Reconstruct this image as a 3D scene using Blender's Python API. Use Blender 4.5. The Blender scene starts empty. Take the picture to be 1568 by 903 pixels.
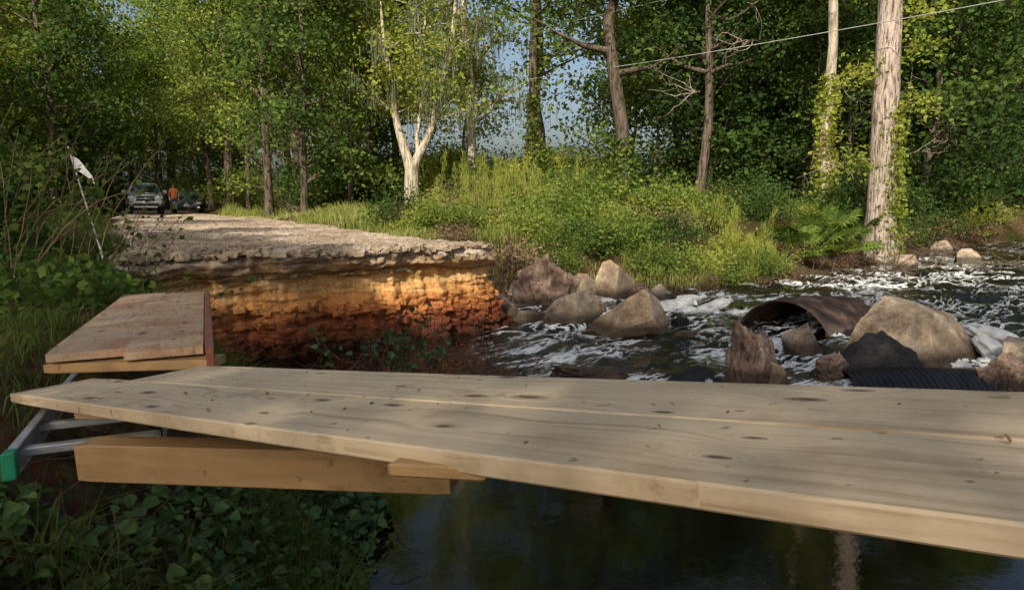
import bpy, math, random, bmesh
import numpy as np
from mathutils import Vector, Matrix
rng=np.random.default_rng(11)
random.seed(5)
scene=bpy.context.scene
COL=scene.collection
CAM=np.array([0,0,2.2])
SUN=np.array([-0.24,-0.971,0.0]); EL=math.radians(38)
SUND=np.array([SUN[0]*math.cos(EL),SUN[1]*math.cos(EL),math.sin(EL)])

# ------------------------------------------------------------ noise
def _h(i,j,k,s):
    n=(i.astype(np.int64)*374761393+j.astype(np.int64)*668265263+k.astype(np.int64)*1274126177+s*144269)&0xffffffff
    n=((n^(n>>13))*1274126177)&0xffffffff
    n=n^(n>>16)
    return (n&0xffffff)/float(0xffffff)
def vnoise(p,seed=0):
    p=np.asarray(p,float)
    if p.shape[1]==2: p=np.c_[p,np.zeros(len(p))]
    i=np.floor(p).astype(np.int64); f=p-i; f=f*f*(3-2*f)
    r=0
    for a in (0,1):
        for b in (0,1):
            for c in (0,1):
                w=(f[:,0] if a else 1-f[:,0])*(f[:,1] if b else 1-f[:,1])*(f[:,2] if c else 1-f[:,2])
                r=r+w*_h(i[:,0]+a,i[:,1]+b,i[:,2]+c,seed)
    return r*2-1
def fbm(p,seed=0,o=4):
    p=np.asarray(p,float); r=0;a=1
    for q in range(o):
        r=r+a*vnoise(p*(2**q)+q*17.3,seed+q); a*=.5
    return r
def sstep(a,b,x):
    t=np.clip((x-a)/(b-a),0,1); return t*t*(3-2*t)

# ------------------------------------------------------------ mesh builder
class MB:
    def __init__(s): s.v=[];s.f=[];s.m=[];s.s=[];s.n=0
    def add(s,v,f,mat=0,smooth=False):
        v=np.asarray(v,float).reshape(-1,3); f=np.asarray(f,np.int64).reshape(-1,4)
        s.v.append(v); s.f.append(f+s.n); s.m.append(np.full(len(f),mat)); s.s.append(np.full(len(f),smooth)); s.n+=len(v)
    def mesh(s,name,mats):
        v=np.concatenate(s.v); f=np.concatenate(s.f); m=np.concatenate(s.m); sm=np.concatenate(s.s)
        me=bpy.data.meshes.new(name)
        me.vertices.add(len(v)); me.loops.add(len(f)*4); me.polygons.add(len(f))
        me.vertices.foreach_set("co",v.astype(np.float32).ravel())
        me.loops.foreach_set("vertex_index",f.astype(np.int32).ravel())
        me.polygons.foreach_set("loop_start",(np.arange(len(f))*4).astype(np.int32))
        me.polygons.foreach_set("material_index",m.astype(np.int32))
        me.polygons.foreach_set("use_smooth",sm.astype(bool))
        me.update(calc_edges=True)
        for mt in mats: me.materials.append(mt)
        if any(q.get("leafy") for q in mats if q):
            a=me.attributes.new("clump",'FLOAT','POINT'); a.data.foreach_set("value",(vnoise(v*.8,91)*.5+.5+.25*vnoise(v*2.3,92)).astype(np.float32))
        return me
    def obj(s,name,mats,parent=None):
        return link(name,s.mesh(name,mats),parent)
def link(name,me,parent=None,loc=(0,0,0),rot=0,sc=1):
    o=bpy.data.objects.new(name,me); COL.objects.link(o)
    o.location=loc; o.rotation_euler=(0,0,rot); o.scale=(sc,sc,sc) if np.isscalar(sc) else sc
    if parent: o.parent=parent
    return o
def empty(name,loc=(0,0,0),rot=0):
    o=bpy.data.objects.new(name,None); COL.objects.link(o); o.location=loc; o.rotation_euler=(0,0,rot); o.empty_display_size=.2
    return o
def unit(a): return a/np.maximum(np.linalg.norm(a,axis=-1,keepdims=True),1e-9)

def tube(mb,P,R,k=6,mat=0,rough=0):
    P=np.asarray(P,float); n=len(P); R=np.broadcast_to(np.asarray(R,float),(n,))
    T=unit(np.gradient(P,axis=0)); ref=np.array([.31,.95,.07]) if abs(T[:,1]).mean()<.7 else np.array([1,0,.1])
    A=unit(np.cross(T,ref)); B=np.cross(T,A)
    a=np.linspace(0,2*np.pi,k,endpoint=False)
    rr=R[:,None]*np.ones((n,k))
    if rough: rr=rr*(1+rough*rng.normal(size=(1,k))*.6+rough*rng.normal(size=(n,k))*.5)
    V=P[:,None,:]+rr[:,:,None]*(A[:,None,:]*np.cos(a)[None,:,None]+B[:,None,:]*np.sin(a)[None,:,None])
    i=np.arange(n-1)[:,None]*k; j=np.arange(k)[None,:]; j2=(j+1)%k
    F=np.stack([i+j,i+j2,i+k+j2,i+k+j],-1)
    mb.add(V.reshape(-1,3),F.reshape(-1,4),mat,True)
def wander(p0,d,L,n,jit=.12,up=0.0):
    d=unit(np.asarray(d,float)); p=np.asarray(p0,float); out=[p.copy()]
    for i in range(n-1):
        d=unit(d+rng.normal(size=3)*jit+np.array([0,0,up])); p=p+d*L/(n-1); out.append(p.copy())
    return np.array(out)
def rdir(n): return unit(rng.normal(size=(n,3)))
def leaves(mb,C,size,mat=1,aspect=.36,upb=.6,droop=.2,fine=False,jit=.35):
    n=len(C)
    if n==0:return
    L=np.asarray(size)*(1+jit*rng.uniform(-1,1,n)); L=L[:,None]
    d=rdir(n); d[:,2]=d[:,2]*.6-droop; d=unit(d)
    nn=rdir(n); nn[:,2]+=upb; s=unit(np.cross(d,nn)); up=unit(np.cross(s,d))
    w=L*aspect
    if not fine:
        V=np.stack([C,C+.45*L*d+w*s,C+L*d,C+.45*L*d-w*s],1)
        F=np.arange(n)[:,None]*4+np.array([0,1,2,3])[None]
    else:
        V=np.stack([C,C+.22*L*d+w*s+.12*L*up,C+.62*L*d+w*.8*s+.10*L*up,C+L*d-.1*L*up,C+.62*L*d-w*.8*s+.10*L*up,C+.22*L*d-w*s+.12*L*up],1)
        b=np.arange(n)[:,None]*6
        F=np.concatenate([b+np.array([0,1,2,3]),b+np.array([0,3,4,5])],0)
    mb.add(V.reshape(-1,3),F,mat,False)
def blades(mb,P,h,w,mat=0,lean=.4):
    n=len(P); h=np.broadcast_to(np.asarray(h,float),(n,))*rng.uniform(.5,1.2,n); h=h[:,None]
    a=rng.uniform(0,2*np.pi,n); d=np.c_[np.cos(a),np.sin(a),np.zeros(n)]
    b=rng.uniform(0,2*np.pi,n); s=np.c_[np.cos(b),np.sin(b),np.zeros(n)]*w*.5
    z=np.array([[0,0,1.]]); l=(lean*rng.uniform(.1,1.2,n))[:,None]
    hh=np.abs(h)
    p1=P+z*h*.55+d*hh*l*.3; p2=P+z*h*(1-.25*l)+d*hh*l
    V=np.stack([P-s,P+s,p1+s*.8,p1-s*.8,p2+s*.12,p2-s*.12],1)
    q=np.arange(n)[:,None]*6
    F=np.concatenate([q+np.array([0,1,2,3]),q+np.array([3,2,4,5])],0)
    mb.add(V.reshape(-1,3),F,mat,False)
def stones(mb,C,size,mat=0):
    n=len(C);c=np.array([[a,b,d] for a in(-1,1) for b in(-1,1) for d in(-1,1)],float)*.5
    s=(size*rng.uniform(.4,1.3,n)**1.5)[:,None,None]
    V=C[:,None,:]+(c[None]+rng.uniform(-.28,.28,(n,8,3)))*s*np.array([1.2,1,.7])
    f=np.array([[0,1,3,2],[4,6,7,5],[0,4,5,1],[2,3,7,6],[0,2,6,4],[1,5,7,3]])
    mb.add(V.reshape(-1,3),(np.arange(n)[:,None,None]*8+f[None]).reshape(-1,4),mat,False)

# ------------------------------------------------------------ materials
def mat(name):
    m=bpy.data.materials.new(name); m.use_nodes=True; nt=m.node_tree; nt.nodes.clear()
    out=nt.nodes.new("ShaderNodeOutputMaterial")
    return m,nt,out
def N(nt,t,**k):
    n=nt.nodes.new(t)
    for a,b in k.items():
        if a.startswith("i_"):
            key=a[2:]; key=int(key) if key.isdigit() else key.replace("_"," ")
            n.inputs[key].default_value=b
        else: setattr(n,a,b)
    return n
def ramp(nt,stops,interp='LINEAR'):
    r=nt.nodes.new("ShaderNodeValToRGB"); r.color_ramp.interpolation=interp
    e=r.color_ramp.elements
    while len(e)<len(stops): e.new(.5)
    for el,(p,c) in zip(e,stops):
        el.position=p; el.color=(*c,1) if len(c)==3 else c
    return r
def math_(nt,op,a,b=None,clamp=False):
    n=nt.nodes.new("ShaderNodeMath"); n.operation=op; n.use_clamp=clamp
    for i,x in enumerate((a,b)):
        if x is None: continue
        if isinstance(x,(int,float)): n.inputs[i].default_value=x
        else: nt.links.new(x,n.inputs[i])
    return n.outputs[0]
def leafmat(name,c1,c2,c3,trans=.4,obr=.5,gloss=False):
    m,nt,out=mat(name); L=nt.links.new; m["leafy"]=1
    geo=N(nt,"ShaderNodeNewGeometry"); oi=N(nt,"ShaderNodeObjectInfo")
    no=N(nt,"ShaderNodeAttribute",attribute_name="clump")
    a=math_(nt,'MULTIPLY',geo.outputs["Random Per Island"],.40)
    b=math_(nt,'MULTIPLY',oi.outputs["Random"],obr*.6)
    c=math_(nt,'MULTIPLY',no.outputs["Fac"],.55)
    s=math_(nt,'ADD',math_(nt,'ADD',a,b),math_(nt,'SUBTRACT',c,.12))
    r=ramp(nt,[(0.05,c1),(.5,c2),(.95,c3)]); L(s,r.inputs[0])
    if gloss:
        d=N(nt,"ShaderNodeBsdfPrincipled",i_Roughness=.38); d.inputs["Specular IOR Level"].default_value=.35; L(r.outputs[0],d.inputs["Base Color"])
    else:
        d=N(nt,"ShaderNodeBsdfDiffuse"); L(r.outputs[0],d.inputs["Color"])
    t=N(nt,"ShaderNodeBsdfTranslucent"); mx=N(nt,"ShaderNodeMixShader",i_0=trans)
    hs=N(nt,"ShaderNodeVectorMath",operation='MULTIPLY'); hs.inputs[1].default_value=(1.4,1.3,.9); L(r.outputs[0],hs.inputs[0])
    L(hs.outputs[0],t.inputs["Color"])
    L(d.outputs[0],mx.inputs[1]); L(t.outputs[0],mx.inputs[2]); L(mx.outputs[0],out.inputs[0])
    return m
LEAF=leafmat("leaf_green",(.05,.085,.02),(.16,.23,.045),(.34,.39,.08))
LEAFD=leafmat("leaf_dark",(.02,.045,.014),(.06,.11,.028),(.16,.22,.05))
LEAFY=leafmat("leaf_yellowgreen",(.14,.20,.04),(.31,.36,.07),(.50,.50,.12),.5)
LEAFN=leafmat("leaf_vine",(.025,.06,.02),(.055,.12,.035),(.18,.30,.09),.3,.5,True)
GRASS=leafmat("grass_blades",(.13,.18,.04),(.27,.32,.07),(.52,.47,.22),.45)
GRASSD=leafmat("grass_shade",(.05,.085,.02),(.11,.16,.035),(.24,.23,.09),.4)  # darker copy of the grass, with shade put into its colour
DEADG=leafmat("dry_stems",(.12,.07,.045),(.26,.16,.10),(.42,.33,.20),.3)
MOSS=leafmat("spanish_moss",(.11,.13,.085),(.20,.22,.14),(.34,.35,.24),.4)
def barkmat(name,c1,c2,sc=6):
    m,nt,out=mat(name); L=nt.links.new
    geo=N(nt,"ShaderNodeNewGeometry"); mp=N(nt,"ShaderNodeMapping"); mp.inputs["Scale"].default_value=(sc,sc,sc*.16)
    L(geo.outputs["Position"],mp.inputs[0])
    n1=N(nt,"ShaderNodeTexNoise",i_Scale=1.6,i_Detail=6.0,i_Roughness=.7); L(mp.outputs[0],n1.inputs["Vector"])
    n2=N(nt,"ShaderNodeTexNoise",i_Scale=.8,i_Detail=2.0); L(geo.outputs["Position"],n2.inputs["Vector"])
    r=ramp(nt,[(.38,c1),(.56,c2)]); L(n1.outputs[0],r.inputs[0])
    mx=N(nt,"ShaderNodeMixRGB",blend_type='MULTIPLY',i_0=.7); r2=ramp(nt,[(.3,(.55,.6,.5)),(.7,(1,1,1))]); L(n2.outputs[0],r2.inputs[0])
    L(r.outputs[0],mx.inputs[1]); L(r2.outputs[0],mx.inputs[2])
    b=N(nt,"ShaderNodeBump",i_Strength=1.0,i_Distance=.10); L(n1.outputs[0],b.inputs["Height"])
    p=N(nt,"ShaderNodeBsdfDiffuse"); L(mx.outputs[0],p.inputs["Color"]); L(b.outputs[0],p.inputs["Normal"]); L(p.outputs[0],out.inputs[0])
    return m
BARK=barkmat("bark_brown",(.05,.037,.028),(.20,.155,.12))
BARKP=barkmat("bark_pale",(.24,.19,.14),(.70,.60,.48),5)
BARKC=barkmat("bark_cypress",(.13,.085,.065),(.64,.52,.44),9)
TWIG=barkmat("twig",(.09,.055,.045),(.30,.20,.15),20)
def simple(name,c,rough=.5,metal=0,noise=.12,ns=8,coat=0):
    m,nt,out=mat(name); L=nt.links.new
    tc=N(nt,"ShaderNodeTexCoord"); n=N(nt,"ShaderNodeTexNoise",i_Scale=float(ns),i_Detail=4.0); L(tc.outputs["Object"],n.inputs["Vector"])
    r=ramp(nt,[(.3,tuple(x*(1-noise) for x in c)),(.7,tuple(min(1,x*(1+noise)) for x in c))]); L(n.outputs[0],r.inputs[0])
    p=N(nt,"ShaderNodeBsdfPrincipled",i_Roughness=rough,i_Metallic=metal); p.inputs["Coat Weight"].default_value=coat
    L(r.outputs[0],p.inputs["Base Color"]); L(p.outputs[0],out.inputs[0]); return m

# ------------------------------------------------------------ terrain
CREEK=np.array([(-.45,2.2),(-.8,3.3),(-.85,4.6),(-1.8,6.5),(-3.2,7.9),(-4.5,9.0),(-4.75,9.5),(-2.4,10.85),(-.75,11.75),(-.9,12.6),(-.4,14.2),(1.5,15.0),(3.3,15.3),(5.2,16.3),(7,17.6),(8.8,18.9),(11.2,21.4),(14.4,24.8),(17.2,27.8),(25,34),(45,44),(50,40),(28,29),(18,24),(15.2,20),(13.2,13),(8,4.5),(5.5,1.0),(4,.6),(2,1.1),(.5,1.5)])
def sdist(x,y):
    p=np.c_[x.ravel(),y.ravel()]; dm=np.full(len(p),1e9); ins=np.zeros(len(p),bool)
    A=CREEK;B=np.roll(CREEK,-1,0)
    for a,b in zip(A,B):
        ab=b-a; t=np.clip(((p-a)@ab)/(ab@ab),0,1); d=np.linalg.norm(p-(a+t[:,None]*ab),axis=1); dm=np.minimum(dm,d)
        c=((a[1]>p[:,1])!=(b[1]>p[:,1])); xx=a[0]+(p[:,1]-a[1])/(b[1]-a[1]+1e-12)*ab[0]; ins^=(c&(p[:,0]<xx))
    return np.where(ins,-dm,dm).reshape(np.shape(x))
RL0=np.array([-4.7,8.8]);RL1=np.array([-23.5,40.]);RR0=np.array([-.30,11.35]);RR1=np.array([-17.3,40.])
def road_t(x,y):
    xl=RL0[0]+(y-RL0[1])*(RL1[0]-RL0[0])/(RL1[1]-RL0[1]); xr=RR0[0]+(y-RR0[1])*(RR1[0]-RR0[0])/(RR1[1]-RR0[1])
    return (x-xl)/(xr-xl),xl,xr
def road_z(x,y): return 1.42-.0075*(y-10)
def land(x,y):
    x=np.asarray(x,float);y=np.asarray(y,float)
    sh=x.shape; P=np.c_[x.ravel(),y.ravel()]
    s=sdist(x,y)
    t,xl,xr=road_t(x,y)
    L=1.30+.25*fbm(P*.12,3,3).reshape(sh)+.05*fbm(P*1.3,5,3).reshape(sh)
    L=L+.35*sstep(22,40,y)*sstep(-14,0,x)
    L=L+.55*sstep(1.2,-1.5,y)*sstep(-2.5,0,x)
    lef=xl-x; L=L+.35*sstep(.5,5,lef)*sstep(6,10,y)
    on=sstep(-.9,.1,-np.maximum(xl-x,x-xr))*sstep(7.4,9,y)
    L=L*(1-on)+(road_z(x,y)-.17)*on
    w=np.where((x>-1.5)&(y>12.5),1.3+3.2*sstep(-1,2,x)-1.5*sstep(9,12,x),1.7)
    cl=sstep(1.1,.5,np.abs((x+2.6)*-.5+(y-10.5)*.86))*sstep(-5.2,-4.6,x)*sstep(-.3,-.7,x)
    w=w*(1-cl)+.3*cl
    k=sstep(0,1,s/w); k=.5*k+.5*np.clip(s/w,0,1)
    z=-.12+(L+.12)*k
    z=np.where(s<0,-.12-.5*sstep(0,-1.0,s),z)
    z=z+np.where(s>0,.05*fbm(P*2.7,9,3).reshape(sh)*(1-on),0)
    return z
def axis(lo,hi,step,far):
    a=np.arange(lo,hi,step); ext=[];d=step;x=hi
    while x<far: ext.append(x); d*=1.25; x+=d
    ext.append(far); ex2=[];d=step;x=lo-step
    while x>-far: ex2.append(x); d*=1.25; x-=d
    ex2.append(-far)
    return np.concatenate([ex2[::-1],a,ext])
def grid_mesh(X,Y,Z):
    ny,nx=X.shape
    V=np.stack([X,Y,Z],-1).reshape(-1,3)
    i=np.arange(ny-1)[:,None]*nx; j=np.arange(nx-1)[None]
    F=np.stack([i+j,i+j+1,i+nx+j+1,i+nx+j],-1).reshape(-1,4)
    return V,F
xs=axis(-22,24,.15,500);ys=axis(-6,36,.15,500)
X,Y=np.meshgrid(xs,ys); Z=land(X,Y)
mb=MB();V,F=grid_mesh(X,Y,Z);mb.add(V,F,0,True)
m,nt,out=mat("forest_floor");L=nt.links.new
geo=N(nt,"ShaderNodeNewGeometry")
n1=N(nt,"ShaderNodeTexNoise",i_Scale=.5,i_Detail=4.0);n2=N(nt,"ShaderNodeTexNoise",i_Scale=9.0,i_Detail=6.0,i_Roughness=.7);n3=N(nt,"ShaderNodeTexVoronoi",i_Scale=22.0)
for q in(n1,n2,n3): L(geo.outputs["Position"],q.inputs["Vector"])
r1=ramp(nt,[(.35,(.05,.065,.02)),(.5,(.12,.09,.05)),(.65,(.18,.13,.085))]);L(n1.outputs[0],r1.inputs[0])
r2=ramp(nt,[(.3,(.35,.3,.28)),(.7,(1.3,1.2,1.1))]);L(n2.outputs[0],r2.inputs[0])
mx=N(nt,"ShaderNodeMixRGB",blend_type='MULTIPLY',i_0=1.0);L(r1.outputs[0],mx.inputs[1]);L(r2.outputs[0],mx.inputs[2])
mx2=N(nt,"ShaderNodeMixRGB",blend_type='MULTIPLY',i_0=.5);L(mx.outputs[0],mx2.inputs[1]);L(n3.outputs["Color"],mx2.inputs[2])
bp=N(nt,"ShaderNodeBump",i_Strength=.8,i_Distance=.05);L(n2.outputs[0],bp.inputs["Height"])
p=N(nt,"ShaderNodeBsdfDiffuse");L(mx2.outputs[0],p.inputs["Color"]);L(bp.outputs[0],p.inputs["Normal"]);L(p.outputs[0],out.inputs[0])
mb.obj("ground",[m])

# ------------------------------------------------------------ dirt road with eroded face
m,nt,out=mat("road_dirt");L=nt.links.new
geo=N(nt,"ShaderNodeNewGeometry");sp=N(nt,"ShaderNodeSeparateXYZ");L(geo.outputs["Position"],sp.inputs[0])
nz=N(nt,"ShaderNodeSeparateXYZ");L(geo.outputs["True Normal"],nz.inputs[0])
n1=N(nt,"ShaderNodeTexNoise",i_Scale=2.2,i_Detail=6.0,i_Roughness=.65);n2=N(nt,"ShaderNodeTexNoise",i_Scale=26.0,i_Detail=6.0,i_Roughness=.7);L(geo.outputs["Position"],n1.inputs["Vector"]);L(geo.outputs["Position"],n2.inputs["Vector"])
n4=N(nt,"ShaderNodeTexNoise",i_Scale=.6,i_Detail=4.0);L(geo.outputs["Position"],n4.inputs["Vector"])
mp=N(nt,"ShaderNodeMapping");mp.inputs["Scale"].default_value=(.7,.7,9);L(geo.outputs["Position"],mp.inputs[0])
n3=N(nt,"ShaderNodeTexNoise",i_Scale=1.3,i_Detail=6.0);L(mp.outputs[0],n3.inputs["Vector"])
zz=math_(nt,'ADD',math_(nt,'DIVIDE',sp.outputs[2],1.5),math_(nt,'MULTIPLY',math_(nt,'SUBTRACT',n1.outputs[0],.5),.26))
zz=math_(nt,'ADD',zz,math_(nt,'MULTIPLY',math_(nt,'SUBTRACT',n3.outputs[0],.5),.30))
rs=ramp(nt,[(0,(.05,.022,.014)),(.14,(.13,.045,.025)),(.27,(.27,.09,.04)),(.38,(.48,.20,.07)),(.50,(.60,.31,.11)),(.60,(.72,.46,.20)),(.67,(.58,.33,.13)),(.73,(.20,.12,.06)),(.78,(.50,.34,.18)),(.88,(.28,.20,.14)),(1,(.50,.41,.30))]);L(zz,rs.inputs[0])
rt=ramp(nt,[(.3,(.38,.30,.22)),(.5,(.56,.47,.37)),(.7,(.70,.61,.50))]);L(n1.outputs[0],rt.inputs[0])
rt4=ramp(nt,[(.38,(.62,.57,.52)),(.56,(1.05,1.03,1))]);L(n4.outputs[0],rt4.inputs[0])
rtm=N(nt,"ShaderNodeMixRGB",blend_type='MULTIPLY',i_0=1.0);L(rt.outputs[0],rtm.inputs[1]);L(rt4.outputs[0],rtm.inputs[2])
rg=ramp(nt,[(.36,(.52,.49,.46)),(.58,(1.1,1.08,1.05))]);L(n2.outputs[0],rg.inputs[0])
k=math_(nt,'MULTIPLY',math_(nt,'SUBTRACT',nz.outputs[2],.62),5,True)
k=math_(nt,'MULTIPLY',k,math_(nt,'MULTIPLY',math_(nt,'SUBTRACT',sp.outputs[2],.9),8,True))
mx=N(nt,"ShaderNodeMixRGB");L(k,mx.inputs[0]);L(rs.outputs[0],mx.inputs[1]);L(rtm.outputs[0],mx.inputs[2])
mm=N(nt,"ShaderNodeMixRGB",blend_type='MULTIPLY',i_0=.75);L(mx.outputs[0],mm.inputs[1]);L(rg.outputs[0],mm.inputs[2])
bp=N(nt,"ShaderNodeBump",i_Strength=.8,i_Distance=.025);L(n2.outputs[0],bp.inputs["Height"])
p=N(nt,"ShaderNodeBsdfDiffuse");L(mm.outputs[0],p.inputs["Color"]);L(bp.outputs[0],p.inputs["Normal"]);L(p.outputs[0],out.inputs[0])
ROAD=m
ctrl=np.array([(-6.0,8.5),(-5.2,8.65),(-4.4,9.05),(-3.2,9.55),(-2.2,10.15),(-1.3,10.75),(-.65,11.15),(-.34,11.4),(-.28,11.75),(-.6,12.4),(-1.2,13.4),(-2.0,14.7)])
seg=np.r_[0,np.cumsum(np.linalg.norm(np.diff(ctrl,axis=0),axis=1))]
S=np.linspace(0,seg[-1],620); PX=np.interp(S,seg,ctrl[:,0]);PY=np.interp(S,seg,ctrl[:,1])
kk=np.ones(21)/21; PXs=np.convolve(np.pad(PX,10,'edge'),kk,'valid');PYs=np.convolve(np.pad(PY,10,'edge'),kk,'valid')
T=unit(np.c_[np.gradient(PXs),np.gradient(PYs)]); O=np.c_[T[:,1],-T[:,0]]
lipn=.24*fbm(np.c_[S*1.3,S*0],21,6)
LX=PXs+O[:,0]*lipn;LY=PYs+O[:,1]*lipn
lipdrop=-.10*np.maximum(0,fbm(np.c_[S*2.1,S*0+3],23,5))
prof=np.array([(-.45,-.05),(-.2,-.035),(-.08,-.03),(.0,-.06),(.02,-.12),(.0,-.20),(-.04,-.27),(-.12,-.33),(-.17,-.42),(-.17,-.6),(-.12,-.8),(-.04,-1.0),(.05,-1.2),(.12,-1.4),(.2,-1.65)])
ps=np.r_[0,np.cumsum(np.linalg.norm(np.diff(prof,axis=0),axis=1))]; q=np.linspace(0,ps[-1],110)
po=np.interp(q,ps,prof[:,0]);pz=np.interp(q,ps,prof[:,1])
O2=np.repeat(po[:,None],len(S),1); Z2=np.repeat(pz[:,None],len(S),1)
pts=np.c_[np.tile(S,len(q)),np.repeat(pz,len(S))*1.0,np.zeros(len(S)*len(q))]
dn=(.10*fbm(pts*np.array([1.6,2.5,1]),31,6)+.06*np.abs(fbm(pts*np.array([4,8,1]),37,4))+.05*fbm(pts*np.array([1.2,14,1]),39,3)).reshape(O2.shape)
amt=sstep(0,-.12,Z2); O2=O2+dn*amt+ .10*amt*np.sin(S*1.1)[None]
dz=lipdrop[None]*sstep(-.30,-.02,np.repeat(po[:,None],len(S),1))*sstep(-.5,-.1,Z2)
GX=LX[None]+O[:,0][None]*O2;GY=LY[None]+O[:,1][None]*O2;GZ=road_z(LX,LY)[None]+Z2-.004+.02*fbm(np.c_[LX*2,LY*2],4,3)[None]+dz
mb=MB();V,F=grid_mesh(GX,GY,GZ);mb.add(V,F[:, ::-1],0,True)
na=200;nb=320
tt=np.linspace(0,1,na); bb=np.linspace(0,1,nb)**1.8
i0=np.argmin(abs(S-1.0));i1=np.argmin(np.hypot(LX+.3,LY-11.55))
idx=np.linspace(0,1,i1-i0)
lx=np.interp(tt,idx,LX[i0:i1]-.05*O[i0:i1,0]);ly=np.interp(tt,idx,LY[i0:i1]-.05*O[i0:i1,1]);ld_=np.interp(tt,idx,lipdrop[i0:i1])
ex=-33+tt*(8.0);ey=58+tt*1.
TX=lx[None]*(1-bb)[:,None]+ex[None]*bb[:,None];TY=ly[None]*(1-bb)[:,None]+ey[None]*bb[:,None]
wob=.35*fbm(np.c_[TY[:,0]*.5,TY[:,0]*0],77,3)
TX=TX+((tt-.5)*2)[None]**3*wob[:,None]*np.clip(bb*12,0,1)[:,None]
TZ=road_z(TX,TY)+.02*fbm(np.c_[TX.ravel()*2,TY.ravel()*2],4,3).reshape(TX.shape)+.008*fbm(np.c_[TX.ravel()*9,TY.ravel()*9],6,3).reshape(TX.shape)*np.clip(bb*60,0,1)[:,None]
TZ=TZ+ld_[None]*sstep(.008,0,bb)[:,None]
TZ=TZ-.03*np.clip(bb*12,0,1)[:,None]*(np.exp(-((tt-.32)/.07)**2)+np.exp(-((tt-.72)/.07)**2))[None]
edge=np.clip(bb*12,0,1)[:,None]*(sstep(.1,0,tt)+sstep(.9,1,tt))[None]; TZ=TZ-.14*edge
V,F=grid_mesh(TX,TY,TZ);mb.add(V,F,0,True)
n=7000;ia=(rng.uniform(0,1,n)**1.8*(nb*.6)).astype(int);ja=rng.integers(2,na-2,n);PT=np.c_[TX[ia,ja],TY[ia,ja],TZ[ia,ja]]+rng.normal(size=(n,3))*np.array([.05,.05,0])
stones(mb,PT,.032,0)
n=260;ja=rng.integers(2,na-2,n);stones(mb,np.c_[TX[1,ja],TY[1,ja],TZ[1,ja]]+rng.normal(size=(n,3))*np.array([.08,.08,.01]),.10,0)
n=600;ia=rng.integers(60,105,n);ja=rng.integers(10,470,n);stones(mb,np.c_[GX[ia,ja],GY[ia,ja],GZ[ia,ja]],.09,0)
mb.obj("dirt_road",[ROAD])

# ------------------------------------------------------------ water
wx=np.arange(-7,30,.085);wy=np.concatenate([np.arange(-.5,20,.085),np.arange(20,46,.2)])
X,Y=np.meshgrid(wx,wy);P=np.c_[X.ravel(),Y.ravel()]
fl=np.array([-.68,-.73]);pr=np.array([-fl[1],fl[0]])
rap=sstep(6.3,8.2,Y)*(.12+.88*sstep(-1.6,0.6,X))*(1-.35*sstep(17,24,Y))
Pf=np.c_[P@fl*.9,P@pr*2.0]; wpn=fbm(P*.9,51,2)
z=(.055*fbm(Pf+wpn[:,None]*.8,52,4)+.03*fbm(P*3.1,57,3)).reshape(X.shape)*rap+.0012*fbm(P*1.5,60,2).reshape(X.shape)
mb=MB();V,F=grid_mesh(X,Y,z);mb.add(V,F,0,True)
m,nt,out=mat("blackwater");L=nt.links.new
geo=N(nt,"ShaderNodeNewGeometry");at=N(nt,"ShaderNodeAttribute",attribute_name="rapid")
mp=N(nt,"ShaderNodeMapping",vector_type='TEXTURE');mp.inputs["Rotation"].default_value=(0,0,math.radians(47));mp.inputs["Scale"].default_value=(2.2,.8,1);L(geo.outputs["Position"],mp.inputs[0])
nf=N(nt,"ShaderNodeTexNoise",i_Scale=1.45,i_Detail=7.0,i_Roughness=.64,i_Distortion=1.5);L(mp.outputs[0],nf.inputs["Vector"])
rd=math_(nt,'ABSOLUTE',math_(nt,'SUBTRACT',nf.outputs[0],.5));rd=math_(nt,'SUBTRACT',1.0,math_(nt,'MULTIPLY',rd,15.0),True)
nb2=N(nt,"ShaderNodeTexNoise",i_Scale=.7,i_Detail=3.0);L(geo.outputs["Position"],nb2.inputs["Vector"])
ns=N(nt,"ShaderNodeTexNoise",i_Scale=14.0,i_Detail=4.0);L(geo.outputs["Position"],ns.inputs["Vector"])
msk=math_(nt,'MULTIPLY',math_(nt,'SUBTRACT',nb2.outputs[0],.34),5.0,True)
fo=math_(nt,'MULTIPLY',math_(nt,'MULTIPLY',rd,msk),at.outputs["Fac"])
fo=math_(nt,'ADD',fo,math_(nt,'MULTIPLY',math_(nt,'SUBTRACT',ns.outputs[0],.55),.9))
at2=N(nt,"ShaderNodeAttribute",attribute_name="churn")
fo=math_(nt,'ADD',fo,math_(nt,'MULTIPLY',at2.outputs["Fac"],math_(nt,'MULTIPLY',nf.outputs[0],2.0)))
fr=ramp(nt,[(.36,(0,0,0)),(.9,(1,1,1))]);L(fo,fr.inputs[0])
nr=N(nt,"ShaderNodeTexNoise",i_Scale=5.0,i_Detail=5.0,i_Roughness=.6);L(geo.outputs["Position"],nr.inputs["Vector"])
nr2=N(nt,"ShaderNodeTexNoise",i_Scale=2.2,i_Detail=2.0);L(geo.outputs["Position"],nr2.inputs["Vector"])
hh=math_(nt,'ADD',math_(nt,'MULTIPLY',nr.outputs[0],math_(nt,'ADD',math_(nt,'MULTIPLY',at.outputs["Fac"],1.8),.04)),math_(nt,'MULTIPLY',nr2.outputs[0],.05))
bp=N(nt,"ShaderNodeBump",i_Strength=.8,i_Distance=.05);L(hh,bp.inputs["Height"])
w=N(nt,"ShaderNodeBsdfPrincipled",i_Roughness=.02);w.inputs["Base Color"].default_value=(.006,.0045,.003,1);w.inputs["IOR"].default_value=1.5
L(bp.outputs[0],w.inputs["Normal"])
f=N(nt,"ShaderNodeBsdfDiffuse");f.inputs["Color"].default_value=(.76,.78,.76,1);L(bp.outputs[0],f.inputs["Normal"])
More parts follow.
